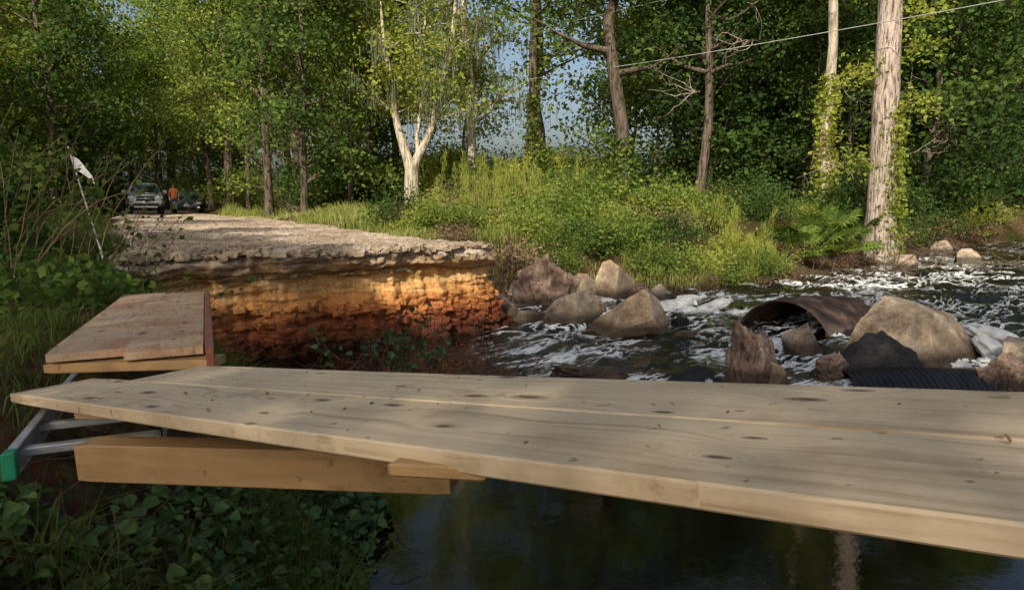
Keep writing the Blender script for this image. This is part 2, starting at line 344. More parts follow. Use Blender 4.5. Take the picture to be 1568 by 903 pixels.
ms=N(nt,"ShaderNodeMixShader");L(fr.outputs[0],ms.inputs[0]);L(w.outputs[0],ms.inputs[1]);L(f.outputs[0],ms.inputs[2]);L(ms.outputs[0],out.inputs[0])
wo=mb.obj("creek_water",[m]);me=wo.data
ROCKS=[ # x,y,w,d,h,seed,type,rotz
(.68,14.3,1.55,1.2,1.05,1,'c',.2),(-.15,12.9,.75,.5,.42,2,'g',0),(1.10,12.0,1.15,.8,.64,3,'g',.3),(2.15,15.2,1.15,.9,.85,4,'t',1),(2.0,11.2,1.45,.85,.72,5,'t',-.1),
(5.35,9.3,2.15,1.1,.86,6,'t',.1),(4.65,8.55,1.25,.7,.50,7,'d',0),(2.92,8.1,.74,.5,.74,8,'c',.4),(3.95,8.3,.72,.5,.33,9,'c',.7),(4.2,9.7,.6,.5,.42,10,'g',.2),
(5.75,7.75,.8,.6,.42,11,'c',.3),(1.0,8.3,1.15,.5,.18,12,'c',0),(.25,12.3,.9,.5,.18,13,'g',.4),(15.6,23.6,1.0,.8,.45,14,'g',.1),(15.2,19.8,1.4,1.0,.5,15,'g',.6),(17.0,27.2,1.0,.7,.5,16,'g',.1),(12.1,21.2,.9,.7,.45,17,'g',.1),(14.2,17.6,1.2,.8,.4,18,'g',.6),
(3.15,8.0,.35,.3,.25,19,'t',.3),(-.5,12.2,.5,.4,.2,20,'g',.9),(3.2,14.7,.6,.5,.35,21,'g',.9),(6.6,8.6,.9,.7,.4,22,'g',.9),(2.9,11.6,.3,.3,.2,23,'d',0),(1.5,14.6,.8,.6,.6,24,'t',.5),(.1,14.0,.7,.5,.5,25,'g',.5),(1.6,13.3,.6,.4,.34,26,'c',.1),(2.7,10.6,.4,.3,.16,27,'g',.1),(6.0,10.4,.5,.4,.3,28,'c',.1),(2.8,14.9,.5,.4,.35,29,'c',.1)]
ch=np.zeros(len(P))
for r in ROCKS:
    d=np.hypot((P[:,0]-r[0])/(r[2]*.5),(P[:,1]-r[1])/(r[3]*.5)); ch=np.maximum(ch,.32*np.exp(-((d-1.15)/.35)**2))
for (cx,cy,rx,ry,a) in [(3.6,13.2,.7,.4,.7),(6.6,9.6,1.3,.7,.7),(5.6,12.3,1.2,.5,.45),(3.2,9.6,1.0,.4,.4),(4.0,8.0,.9,.25,.5),(-.4,12.7,.3,.4,.5),(1.0,9.6,1.6,.35,.3),(9,17,2,.8,.3),(13,22,2,1.,.35),(8,12,2,.6,.3),(1.9,10.4,1.1,.3,.35),(11,19,2,.5,.3),(7,15,2,.4,.3),(3,12.3,1.5,.3,.3),(15,25,1.6,.6,.35)]:
    d=((P[:,0]-cx)/rx)**2+((P[:,1]-cy)/ry)**2; ch=np.maximum(ch,a*np.exp(-d))
for nm,arr in(("rapid",rap.ravel()),("churn",ch)):
    a=me.attributes.new(nm,'FLOAT','POINT');a.data.foreach_set("value",arr.astype(np.float32))

# ------------------------------------------------------------ rocks
def rockmat(name,c1,c2,c3):
    m,nt,out=mat(name);L=nt.links.new
    geo=N(nt,"ShaderNodeNewGeometry");sp=N(nt,"ShaderNodeSeparateXYZ");L(geo.outputs["Position"],sp.inputs[0])
    a=N(nt,"ShaderNodeTexNoise",i_Scale=3.0,i_Detail=8.0,i_Roughness=.65);c=N(nt,"ShaderNodeTexNoise",i_Scale=30.0,i_Detail=5.0)
    for q in(a,c):L(geo.outputs["Position"],q.inputs["Vector"])
    r=ramp(nt,[(.36,c1),(.5,c2),(.62,c3)]);L(a.outputs[0],r.inputs[0])
    rg=ramp(nt,[(.3,(.55,.52,.5)),(.65,(1.1,1.1,1.1))]);L(c.outputs[0],rg.inputs[0])
    mm=N(nt,"ShaderNodeMixRGB",blend_type='MULTIPLY',i_0=.8);L(r.outputs[0],mm.inputs[1]);L(rg.outputs[0],mm.inputs[2])
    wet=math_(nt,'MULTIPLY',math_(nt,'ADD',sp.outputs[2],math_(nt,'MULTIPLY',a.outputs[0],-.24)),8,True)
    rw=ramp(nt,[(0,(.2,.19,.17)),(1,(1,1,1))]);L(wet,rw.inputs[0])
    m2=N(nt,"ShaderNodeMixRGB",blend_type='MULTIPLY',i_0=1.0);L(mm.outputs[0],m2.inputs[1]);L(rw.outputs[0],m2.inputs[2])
    rp_=ramp(nt,[(.44,(.30,.25,.21)),(.50,(1,1,1)),(.56,(1.25,1.22,1.18))]);L(geo.outputs["Pointiness"],rp_.inputs[0])  # crevice shading put into the colour: hollows darker, ridges lighter
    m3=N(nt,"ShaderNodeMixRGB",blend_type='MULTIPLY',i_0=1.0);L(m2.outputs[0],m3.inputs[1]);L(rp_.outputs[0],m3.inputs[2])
    h=math_(nt,'ADD',a.outputs[0],math_(nt,'MULTIPLY',c.outputs[0],.3))
    bp=N(nt,"ShaderNodeBump",i_Strength=.7,i_Distance=.05);L(h,bp.inputs["Height"])
    p=N(nt,"ShaderNodeBsdfPrincipled",i_Roughness=.8);L(m3.outputs[0],p.inputs["Base Color"]);L(bp.outputs[0],p.inputs["Normal"]);L(p.outputs[0],out.inputs[0]);return m
RM={'c':rockmat("rock_conglomerate",(.09,.055,.04),(.28,.185,.13),(.48,.36,.26)),'g':rockmat("rock_grey",(.14,.105,.07),(.32,.25,.175),(.48,.40,.29)),'t':rockmat("rock_tan",(.26,.18,.11),(.46,.34,.21),(.60,.48,.33)),'d':rockmat("rock_wet_dark",(.012,.011,.010),(.03,.027,.025),(.07,.06,.055))}
def ico(sub):
    bm=bmesh.new();bmesh.ops.create_icosphere(bm,subdivisions=sub,radius=1);v=np.array([q.co[:] for q in bm.verts]);f=[[x.index for x in q.verts] for q in bm.faces];bm.free();return v,f
IV,IF=ico(6)
def rock(name,x,y,w,d,h,seed,typ,rz):
    r=np.random.default_rng(seed*13+5)
    # convex polyhedron: radius along each direction limited by random planes, then chipped
    npl={'c':16,'g':13,'t':11,'d':14}[typ]
    n=unit(r.normal(size=(npl,3))*np.array([1,1,.8]));dd=r.uniform(.55,.85,npl)
    dots=IV@n.T; rad=np.where(dots>.05,dd[None]/np.maximum(dots,.05),9).min(1); rad=np.minimum(rad,1.15)
    v=IV*rad[:,None]
    for i in range(5):   # chipped corners
        c=unit(r.normal(size=3));v_=v@c;lim=np.percentile(v_,r.uniform(90,97));e=np.maximum(0,v_-lim);v=v-e[:,None]*c*.9
    amp={'c':.10,'g':.035,'t':.025,'d':.05}[typ]
    v=v*(1+amp*fbm(v*2.6+seed,seed,6)[:,None]-amp*1.1*np.abs(fbm(v*3.4+seed+40,seed+1,4))[:,None])
    if typ=='c': v=v*(1+.16*np.abs(fbm(v*4+seed,seed+3,3))[:,None])
    v=v/np.array([np.ptp(v[:,0])/2,np.ptp(v[:,1])/2,np.max(v[:,2])])
    v=v*np.array([w/2,d/2,h]); v[:,2]=np.maximum(v[:,2],-.35)
    me=bpy.data.meshes.new(name);me.from_pydata(v.tolist(),[],IF);me.materials.append(RM[typ])
    me.polygons.foreach_set("use_smooth",[typ=='c']*len(IF))
    o=link(name,me,None,(x,y,0),rz);return o
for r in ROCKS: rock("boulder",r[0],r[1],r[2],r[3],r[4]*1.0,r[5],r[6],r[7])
# white sandbags
BAG=simple("white_woven_plastic",(.66,.66,.63),.85,0,.3,7)
def sandbag(x,y,z,l,w,h,rz,seed):
    a=np.linspace(0,2*np.pi,73);b=np.linspace(-np.pi/2,np.pi/2,45);A,B=np.meshgrid(a,b)
    se=lambda c,e:np.sign(c)*np.abs(c)**e
    X_=se(np.cos(A),.5)*se(np.cos(B),.6);Y_=se(np.sin(A),.5)*se(np.cos(B),.6);Z_=se(np.sin(B),.7)*(1-.5*np.abs(X_)**3)
    v=np.stack([X_,Y_,Z_],-1).reshape(-1,3)
    d=1+.22*fbm(v*1.3+seed,seed,3)-.14*np.abs(fbm(v*np.array([2,5,2])+seed,seed+3,4));v=v*d[:,None]*np.array([l/2,w/2,h/2])
    mb=MB();_,F=grid_mesh(A,B,A);mb.add(v,F,0,True)
    nk=np.array([(l*.42,0,0),(l*.5,.01,.0),(l*.5+.08,.0,.02)]);tube(mb,nk,[.06,.03,.07],12,0,.25)
    o=mb.obj("sandbag",[BAG]);o.location=(x,y,z);o.rotation_euler=(rng.normal()*.2,rng.normal()*.2,rz)
for i,q in enumerate([(3.25,13.6,.06,.7,.42,.22,.1),(3.95,13.5,.04,.66,.4,.2,-.2),(3.6,13.9,.14,.6,.38,.2,.4),(6.62,9.2,.07,.75,.45,.26,.2),(7.0,9.75,.10,.75,.45,.28,.8),(6.75,9.6,.27,.68,.42,.24,-.3),(7.3,9.2,.08,.7,.4,.26,1.2),(-.42,12.75,.08,.42,.34,.28,.9)]): sandbag(*q[:6],q[6],i*7+1)
FO=simple("foam_white",(.70,.71,.69),.8,0,.2,9)
mb=MB()
for cx,cy,n,sx,sy,h in [(3.5,13.15,22,.7,.15,.10),(6.5,8.95,26,.6,.2,.12),(-.35,12.3,8,.14,.15,.1)]:
    for i in range(n):
        u=rng.normal(size=2)*.5; rr=rng.uniform(.04,.11);c=np.array([cx+u[0]*sx,cy+u[1]*sy,rng.uniform(-.03,h-.04)*math.exp(-u@u)])
        a=np.linspace(0,2*np.pi,14);b=np.linspace(-1.5,1.5,9);A,B=np.meshgrid(a,b)
        v=np.stack([1.5*np.cos(A)*np.cos(B),np.sin(A)*np.cos(B),np.sin(B)*.6],-1).reshape(-1,3);v=v*rr*(1+.5*fbm(v*3+i,i,3))[:,None]+c
        _,F=grid_mesh(A,B,A);mb.add(v,F,0,True)
mb.obj("river_foam",[FO])

# ------------------------------------------------------------ culverts
m,nt,out=mat("rusted_metal");L=nt.links.new
geo=N(nt,"ShaderNodeNewGeometry");a=N(nt,"ShaderNodeTexNoise",i_Scale=4.0,i_Detail=7.0);L(geo.outputs["Position"],a.inputs["Vector"])
r=ramp(nt,[(.3,(.02,.015,.014)),(.52,(.07,.042,.03)),(.7,(.20,.11,.07))]);L(a.outputs[0],r.inputs[0])
p=N(nt,"ShaderNodeBsdfPrincipled",i_Roughness=.6,i_Metallic=.3);L(r.outputs[0],p.inputs["Base Color"]);L(p.outputs[0],out.inputs[0]);RUST=m
DARKM=simple("wet_dark_metal",(.03,.03,.032),.35,.5,.3)
def culvert(name,p0,ax,Len,R,a0,a1,pitch,mt):
    ax=unit(np.array(ax,float));side=unit(np.cross(ax,[0,0,1]));up=np.cross(side,ax)
    n=int(Len/pitch*8);k=40;t=np.linspace(0,Len,n);a=np.linspace(a0,a1,k)
    mb=MB()
    for off in(0,.012):
        rr=R-off+.018*np.sin(t*2*np.pi/pitch)
        V=np.array(p0)[None,None]+t[:,None,None]*ax+rr[:,None,None]*(np.cos(a)[None,:,None]*side+np.sin(a)[None,:,None]*up)
        V[:,:,2]+=.03*np.sin(t*2)[:,None]
        _,F=grid_mesh(np.zeros((n,k)),np.zeros((n,k)),np.zeros((n,k)));mb.add(V.reshape(-1,3),F,0,True)
    v=[]
    for off in(0,.012):
        rr=R-off; v.append(np.array(p0)+rr*(np.cos(a)[:,None]*side+np.sin(a)[:,None]*up))
    V=np.concatenate(v);F=[[i,i+1,k+i+1,k+i] for i in range(k-1)];mb.add(V,F,0,False)
    return mb.obj(name,[mt])
culvert("corrugated_culvert",(4.50,11.35,-.40),(.76,.65,-.05),2.2,.88,-.2,math.pi+.2,.07,RUST)
culvert("corrugated_culvert",(4.0,8.05,-.50),(1,-.06,.02),2.6,.62,.1,math.pi-.1,.068,DARKM)

# ------------------------------------------------------------ wood
def woodmat(name,tint,red=0):
    m,nt,out=mat(name);L=nt.links.new
    tc=N(nt,"ShaderNodeTexCoord");oi=N(nt,"ShaderNodeObjectInfo")
    off=N(nt,"ShaderNodeVectorMath",operation='ADD');cb=N(nt,"ShaderNodeCombineXYZ")
    L(math_(nt,'MULTIPLY',oi.outputs["Random"],37.0),cb.inputs[0]);L(math_(nt,'MULTIPLY',oi.outputs["Random"],11.0),cb.inputs[1])
    L(tc.outputs["Object"],off.inputs[0]);L(cb.outputs[0],off.inputs[1])
    mk=N(nt,"ShaderNodeMapping");mk.inputs["Scale"].default_value=(3.8,9.5,1.0);L(off.outputs[0],mk.inputs[0])
    wk=N(nt,"ShaderNodeTexNoise",i_Scale=14.0,i_Detail=4.0);L(off.outputs[0],wk.inputs["Vector"])
    vo=N(nt,"ShaderNodeTexVoronoi",i_Scale=1.0,i_Randomness=1.0,voronoi_dimensions='2D');L(mk.outputs[0],vo.inputs["Vector"])
    kd=math_(nt,'ADD',vo.outputs["Distance"],math_(nt,'MULTIPLY',math_(nt,'SUBTRACT',wk.outputs[0],.5),.16));sc=N(nt,"ShaderNodeSeparateColor");L(vo.outputs["Color"],sc.inputs[0])
    on=math_(nt,'GREATER_THAN',sc.outputs[0],.50)
    size=math_(nt,'ADD',math_(nt,'MULTIPLY',math_(nt,'POWER',sc.outputs[1],2.0),.17),.065)
    infl=math_(nt,'MULTIPLY',math_(nt,'POWER',2.718,math_(nt,'MULTIPLY',vo.outputs["Distance"],-7.0)),on)
    sx=N(nt,"ShaderNodeSeparateXYZ");L(off.outputs[0],sx.inputs[0])
    wv=N(nt,"ShaderNodeTexNoise",i_Scale=1.6,i_Detail=2.0);L(off.outputs[0],wv.inputs["Vector"])
    g=N(nt,"ShaderNodeCombineXYZ")
    L(math_(nt,'MULTIPLY',sx.outputs[0],1.1),g.inputs[0])
    yy=math_(nt,'ADD',math_(nt,'MULTIPLY',sx.outputs[1],38.0),math_(nt,'ADD',math_(nt,'MULTIPLY',infl,8.0),math_(nt,'MULTIPLY',wv.outputs[0],5.0)))
    L(yy,g.inputs[1]);L(math_(nt,'MULTIPLY',sx.outputs[2],30.0),g.inputs[2])
    gr=N(nt,"ShaderNodeTexNoise",i_Scale=1.0,i_Detail=6.0,i_Roughness=.65);L(g.outputs[0],gr.inputs["Vector"])
    r=ramp(nt,[(.3,(tint[0]*.62,tint[1]*.53,tint[2]*.42)),(.44,tuple(c*.90 for c in tint)),(.55,tint),(.7,tuple(min(c*1.1,.95) for c in tint))]);L(gr.outputs[0],r.inputs[0])
    n2=N(nt,"ShaderNodeTexNoise",i_Scale=3.0,i_Detail=7.0,i_Roughness=.65);L(off.outputs[0],n2.inputs["Vector"])
    r2=ramp(nt,[(.30,(.62,.57,.50)),(.50,(1,1,1))]);L(n2.outputs[0],r2.inputs[0])
    m1=N(nt,"ShaderNodeMixRGB",blend_type='MULTIPLY',i_0=.8);L(r.outputs[0],m1.inputs[1]);L(r2.outputs[0],m1.inputs[2])
    kc=math_(nt,'MULTIPLY',math_(nt,'SUBTRACT',1.0,math_(nt,'DIVIDE',kd,size),True),on);kr=ramp(nt,[(0,(0,0,0)),(.2,(.6,.6,.6)),(.4,(.55,.55,.55)),(.6,(1,1,1))]);L(kc,kr.inputs[0])
    m2=N(nt,"ShaderNodeMixRGB");L(math_(nt,'MULTIPLY',kr.outputs[0],.9),m2.inputs[0]);L(m1.outputs[0],m2.inputs[1]);m2.inputs[2].default_value=(.12,.055,.025,1)
    sp=N(nt,"ShaderNodeTexNoise",i_Scale=22.0,i_Detail=4.0);L(off.outputs[0],sp.inputs["Vector"])
    rp=ramp(nt,[(.66,(0,0,0)),(.70,(1,1,1))]);L(sp.outputs[0],rp.inputs[0])
    m3=N(nt,"ShaderNodeMixRGB");L(math_(nt,'MULTIPLY',rp.outputs[0],.65),m3.inputs[0]);L(m2.outputs[0],m3.inputs[1]);m3.inputs[2].default_value=(.14,.09,.045,1)
    last=m3
    if red:
        rx=ramp(nt,[(.42,(0,0,0)),(.6,(1,1,1))]);L(n2.outputs[0],rx.inputs[0])
        m4=N(nt,"ShaderNodeMixRGB",blend_type='MULTIPLY');L(math_(nt,'MULTIPLY',rx.outputs[0],red),m4.inputs[0]);L(m3.outputs[0],m4.inputs[1]);m4.inputs[2].default_value=(.62,.3,.16,1);last=m4
    bp=N(nt,"ShaderNodeBump",i_Strength=.4,i_Distance=.004);L(gr.outputs[0],bp.inputs["Height"])
    p=N(nt,"ShaderNodeBsdfPrincipled",i_Roughness=.6);L(last.outputs[0],p.inputs["Base Color"]);L(bp.outputs[0],p.inputs["Normal"]);L(p.outputs[0],out.inputs[0]);return m
WOOD=woodmat("pine_board",(.78,.60,.38));WOODY=woodmat("pine_beam",(.48,.29,.12));WOODR=woodmat("pine_board_stained",(.68,.49,.30),.65);WOODRED=woodmat("red_stained_board",(.36,.15,.09),.7)
def board(name,o,xd,yd,Ln,Wd,Th,mt,parent=None,warp=.002):
    """o=top surface corner; x along length, y across, thickness downwards"""
    xd=Vector(xd).normalized();yd=Vector(yd);yd=(yd-xd*yd.dot(xd)).normalized();zd=xd.cross(yd)
    if zd.z<0: zd=-zd
    n=24;c=.004
    prof=[(0,-Th+c),(c,-Th),(Wd-c,-Th),(Wd,-Th+c),(Wd,-c),(Wd-c,0),(c,0),(0,-c)]
    V=[];F=[]
    ph=rng.uniform(0,6)
    for i in range(n+1):
        x=Ln*i/n; e=c if i in(0,n) else 0
        for (yy,zz) in prof:
            yq=min(max(yy,e),Wd-e); zq=min(max(zz,-Th+e),-e)
            V.append((x,yq,zq+warp*math.sin(ph+x*1.6)+warp*.4*math.cos(yy/Wd*6)))
    k=8
    for i in range(n):
        for j in range(k): F.append((i*k+j,i*k+(j+1)%k,(i+1)*k+(j+1)%k,(i+1)*k+j))
    F.append(tuple(range(k-1,-1,-1)));F.append(tuple(n*k+j for j in range(k)))
    me=bpy.data.meshes.new(name);me.from_pydata(V,[],F);me.materials.append(mt)
    ob=bpy.data.objects.new(name,me);COL.objects.link(ob)
    M=Matrix((xd,yd,zd)).transposed().to_4x4();M.translation=Vector(o)
    ob.matrix_world=M
    bm=bmesh.new();bm.from_mesh(me);bmesh.ops.recalc_face_normals(bm,faces=bm.faces);bm.to_mesh(me);bm.free()
    if parent: ob.parent=parent
    return ob
D=np.array([-.779,.612,-.134]);W=np.array([.618,.786,0]);P1=np.array([-1.11,1.886,1.608])
br=empty("wooden_footbridge")
board("plank_1",P1+D*.98+W*.006,-D,W,4.88,.288,.038,WOOD,br)
board("plank_2",P1+D*.66+W*.301,-D,W,4.88,.286,.038,WOOD,br)
board("support_beam",(-1.26,1.90,1.495),(.975,-.20,.05),(.2,.975,0),1.12,.09,.11,WOODY,br)
board("support_beam_2",(-.9,2.35,1.47),(.85,-.5,.11),(.5,.85,0),3.0,.04,.14,WOODY,br)
board("cleat",(-.22,1.15,1.740),(.9,-.4,.12),(.4,.9,0),.19,.06,.024,WOODY,br,0)
board("shim",(-1.50,2.28,1.475),(.95,-.25,.08),(.2,.97,0),.32,.14,.03,WOODR,br,0)
rp=empty("plank_ramp")
a0=np.array([-1.87,2.70,1.575]);b0=np.array([-1.19,2.72,1.59]);a1=np.array([-3.09,5.45,1.43]);b1=np.array([-2.42,5.47,1.45])
dd=a1-a0;wd=b0-a0
board("ramp_board_1",a0,dd,wd,3.0,.30,.04,WOODR,rp);board("ramp_board_2",a0+unit(wd)*.308,dd,wd,3.0,.30,.04,WOODR,rp)
board("ramp_side_board",b0+np.array([-.045,0,.008]),dd,wd,3.02,.035,.10,WOODRED,rp)
board("ramp_sill",a0+np.array([-.03,.03,-.047]),wd,dd,.68,.14,.04,WOODY,rp,0)
board("ramp_end_sill",a1+np.array([-.02,-.12,-.047]),wd,dd,.68,.12,.06,WOODY,rp,0)
ALU=simple("aluminium",(.62,.63,.65),.35,.5,.15,20);GRN=simple("green_plastic",(.02,.28,.14),.4)
ld=empty("aluminium_ladder")
r0=np.array([-1.55,2.02,1.425]);r1=np.array([-1.84,2.66,1.40]);rd_=unit(r1-r0);pp=unit(np.cross(rd_,[0,0,1]));ru=np.cross(pp,rd_)
if pp[0]<0: pp=-pp
def bar(name,o,x,y,Ln,Wd,Th,mt,par): return board(name,o,x,y,Ln,Wd,Th,mt,par,0)
bar("rail_1_web",r0,rd_,pp,1.3,.006,.075,ALU,ld);bar("rail_1_flange_top",r0+ru*.004,rd_,pp,1.3,.03,.005,ALU,ld);bar("rail_1_flange_bottom",r0-ru*.073,rd_,pp,1.3,.03,.005,ALU,ld)
bar("rail_1_end_cap",r0-rd_*.03-pp*.004+ru*.006,rd_,pp,.05,.036,.085,GRN,ld)
q=r0+pp*.42+rd_*.2-np.array([0,0,.03]);bar("rail_2_web",q,rd_,pp,1.1,.006,.075,ALU,ld);bar("rail_2_flange",q+ru*.004,rd_,pp,1.1,.03,.005,ALU,ld)
for i in range(4):
    q=r0+rd_*(.10+.30*i)-ru*.02;bar("rung_%d"%(i+1),q,pp,rd_,.42,.04,.028,ALU,ld)
mb=MB();n=46;s=rng.uniform(-2.4,.9,n);w_=rng.uniform(.02,.55,n)
leaves(mb,P1+D*s[:,None]+W*w_[:,None]+np.array([0,0,.004]),.010,0,.4,5,0,True,.6)
mb.obj("fallen_leaf_bits",[DEADG])

# ------------------------------------------------------------ trees
def make_tree(seed,H,r0,lo,CR,nl,cl,leaf,bark=BARK,lm=LEAF,subs=4,clr=.5,moss=0,lean=(0,0),wob=.25,filt=None,ivy=0,top=1.0,lr=1.0):
    global rng
    old=rng; rng=np.random.default_rng(seed); mb=MB()
    n=14;t=np.linspace(0,1,n);wx_=np.cumsum(rng.normal(size=(n,2))*wob*.35,0);wx_-=wx_[0]
    P=np.c_[wx_[:,0]+lean[0]*t*H,wx_[:,1]+lean[1]*t*H,t*H-.3]
    R=r0*(1-.82*t**1.1);R[0]*=1.5
    tube(mb,P,R,12,0,.08)
    C=[]
    for i in range(nl):
        tt=lo+(top-lo)*rng.uniform()**.9; tt=min(tt,.99)
        b=np.array([np.interp(tt,t,P[:,j]) for j in range(3)]);rb=np.interp(tt,t,R)
        u=(tt-lo)/(1-lo+1e-6);ln=CR*(.45+.6*math.sin(math.pi*min(1,u*.75+.2)))*rng.uniform(.7,1.15)
        az=rng.uniform(0,2*np.pi);el=rng.uniform(.05,.75)
        q=wander(b,(math.cos(az)*math.cos(el),math.sin(az)*math.cos(el),math.sin(el)),ln,7,.16,.02)
        tube(mb,q,np.linspace(min(rb*.5,.02+.018*ln)*lr,.010,7),5,0)
        for j in range(subs):
            f=rng.uniform(.35,1);c=np.array([np.interp(f*6,np.arange(7),q[:,z_]) for z_ in range(3)])
            d=rng.normal(size=3);d[2]=abs(d[2])*.5;sl=ln*rng.uniform(.15,.35)
            q2=wander(c,d,sl,4,.2,.0);tube(mb,q2,np.linspace(.014,.005,4),3,0);C.append(q2[-1])
        C.append(q[-1])
    C=np.array(C)
    Pn=np.repeat(C,cl,0);g=rng.normal(size=Pn.shape)*np.array([clr,clr,clr*.5]);Lp=Pn+g
    if filt is not None: Lp=Lp[filt(Lp)]
    leaves(mb,Lp,leaf,1)
    if moss:
        M=C[rng.uniform(size=len(C))<.6];M=np.repeat(M,moss,0)+rng.normal(size=(len(M)*moss,3))*np.array([.3,.3,.25])
        blades(mb,M,-1.0,.05,2,.08)
    if ivy:
        tz=rng.uniform(.0,ivy,2200)*1.0;a=rng.uniform(0,2*np.pi,len(tz));b=np.stack([np.interp(tz/H,t,P[:,j]) for j in range(3)],1);rr=np.interp(tz/H,t,R)+rng.exponential(.10,len(tz))
        leaves(mb,b+np.c_[np.cos(a)*rr,np.sin(a)*rr,0*a],.14,1,.45)
    me=mb.mesh("tree_mesh",[bark,lm,MOSS]);rng=old;return me
def inr(x,y,cx,cy,rx,ry): return ((x-cx)/rx)**2+((y-cy)/ry)**2<1
VAR=[make_tree(100+i,h,r,lo,cr,nl,cl,lf,BARK,lm) for i,(h,r,lo,cr,nl,cl,lf,lm) in enumerate([
 (17,.24,.20,3.8,42,34,.23,LEAF),(15,.18,.13,3.2,44,36,.22,LEAFD),(18,.28,.34,4.2,38,34,.23,LEAF),(10,.10,.10,2.5,32,34,.18,LEAFY),(9,.09,.08,2.5,32,34,.18,LEAFD),(12,.13,.10,2.9,36,34,.20,LEAF),(14,.14,.10,3.0,38,34,.20,LEAFY)])]
def bush(seed,h,r,ncl,cl,leaf,lm,stem=TWIG,clr=.22):
    global rng
    old=rng;rng=np.random.default_rng(seed);mb=MB();C=[]
    for i in range(ncl):
        az=rng.uniform(0,6.28);sp=rng.uniform(.1,1)*r
        q=wander((math.cos(az)*r*.15,math.sin(az)*r*.15,-.05),(math.cos(az)*sp,math.sin(az)*sp,h*rng.uniform(.4,1)),math.hypot(sp,h)*rng.uniform(.5,1),6,.14,.0)
        tube(mb,q,np.linspace(.014*h**.5,.004,6),4,0);C+= [q[-1],q[4],q[3]]
    C=np.array(C);Lp=np.repeat(C,cl,0);Lp=Lp+rng.normal(size=Lp.shape)*clr*r*np.array([1,1,.8]);Lp[:,2]=np.abs(Lp[:,2])
    leaves(mb,Lp,leaf,1)
    me=mb.mesh("bush_mesh",[stem,lm]);rng=old;return me
BV=[bush(200,1.1,.9,26,30,.085,LEAF),bush(201,.8,.9,24,30,.075,LEAFY),bush(202,1.3,1.0,26,30,.09,LEAFD),bush(203,.9,.8,34,10,.07,DEADG),bush(204,1.0,.9,26,32,.07,LEAF)]
BB=[bush(210,3.8,2.4,50,28,.17,LEAF,clr=.15),bush(211,3.4,2.4,50,30,.17,LEAFD,clr=.15),bush(212,3.2,2.2,48,28,.16,LEAFY,clr=.15)]

def roaddist(x,y):
    t,xl,xr=road_t(x,y); return np.maximum(xl-x,x-xr)
NAMED=[(12.6,23.6),(11.9,26.3),(5.1,30),(1.0,35),(-11.7,33.5),(8.3,31),(-4.55,31.5),(-1.8,35)]
fe=empty("distant_forest");placed=list(NAMED)
r_=np.random.default_rng(77)
def gz(x,y): return float(land(np.array([float(x)]),np.array([float(y)]))[0])
def tryplace(x,y,md):
    if y<56 and roaddist(x,y)<1.8: return False
    if sdist(np.array([x]),np.array([y]))[0]<1.5: return False
    if any((x-a)**2+(y-b)**2<md*md for a,b in placed): return False
    if any(y<b and abs(x/y-a/b)<.035 for a,b in NAMED): return False
    placed.append((x,y));return True
cnt=0
for it in range(6000):
    y=r_.uniform(30,76);u=r_.uniform(-.92,.92);x=u*y
    cen=(-.38<u<.26)
    if cen and y>50: continue
    if (-.10<u<.12) and (y>40 or r_.uniform()<.6): continue
    if not tryplace(x,y,3.2): continue
    k=r_.choice(7,p=[.20,.10,.20,.14,.08,.12,.16] if cen else ([.22,.24,.12,.08,.12,.12,.10] if u<0 else [.10,.40,.10,.02,.28,.06,.04]))  # dark leaves weighted right stand in for shade; paler ones centre for sun
    link("forest_tree",VAR[k],fe,(x,y,gz(x,y)),r_.uniform(0,6.28),r_.uniform(.85,1.2));cnt+=1
    if cnt>=140: break
print("forest",cnt)
for (x,y,k) in [(-30,61,0),(-35,63,5),(-26.5,60,6),(-39,60,1),(-17,45,6),(-20,50,0),(-22.5,56,2),(-31,66,2),(-27,66,1),(-34,70,0),(-14.5,41,5)]:
    link("forest_tree",VAR[k],fe,(x,y,gz(x,y)),x*1.7,1.05)
for i in range(125):
    y=r_.uniform(33,56);u=r_.uniform(-.9,.9);x=u*y
    if roaddist(x,y)<2.6 and y<56: continue
    if sdist(np.array([x]),np.array([y]))[0]<2: continue
    link("forest_shrub",BB[r_.choice(3,p=[.35,.3,.35] if u<.2 else [.15,.75,.10])],fe,(x,y,gz(x,y)-.1),r_.uniform(0,6.28),r_.uniform(.6,1.15))  # dark shrubs weighted right, again standing in for forest shade
le=empty("woodland_edge")
for (x,y,k,s) in [(-9.8,9.2,4,.85),(-14.5,12,5,.9),(-13.5,8.5,4,.9),(-19.8,19,4,1.),(-20,16,5,1),(-24.5,25,4,1.2),(-28,27,5,1),(-29.5,34,5,1.1),(-17.5,13,4,1.2),(-32,39,0,1),(-33,45,2,1),(-33,33,5,1.1),(-9.8,5.5,4,.85),(-29,42,6,1),(-23,21,4,1.1),(-30.5,48,1,1.1)]:
    link("edge_tree",VAR[k],le,(x,y,gz(x,y)),x*3.3,s)
for (x,y,k,s) in [(-7.8,9.3,1,.55),(-9.0,11,0,.5),(-10.2,12.6,1,.6),(-12.2,15,1,.6),(-14.8,18.5,0,.5),(-17.3,22.5,1,.6),(-20,27,2,.6),(-22.8,31.5,0,.7),(-6.8,7.3,1,.5),(-6.2,5.6,1,.45),(-9.5,8,1,.9),(-26,37,2,.8),(-28,42,1,1.0),(-8.3,7.0,0,.7),(-12.5,11.5,1,.9),(-16,16,1,.9),(-19.5,21,1,.9)]:
    link("edge_shrub",BB[k],le,(x,y,gz(x,y)-.1),x*2.1,s)
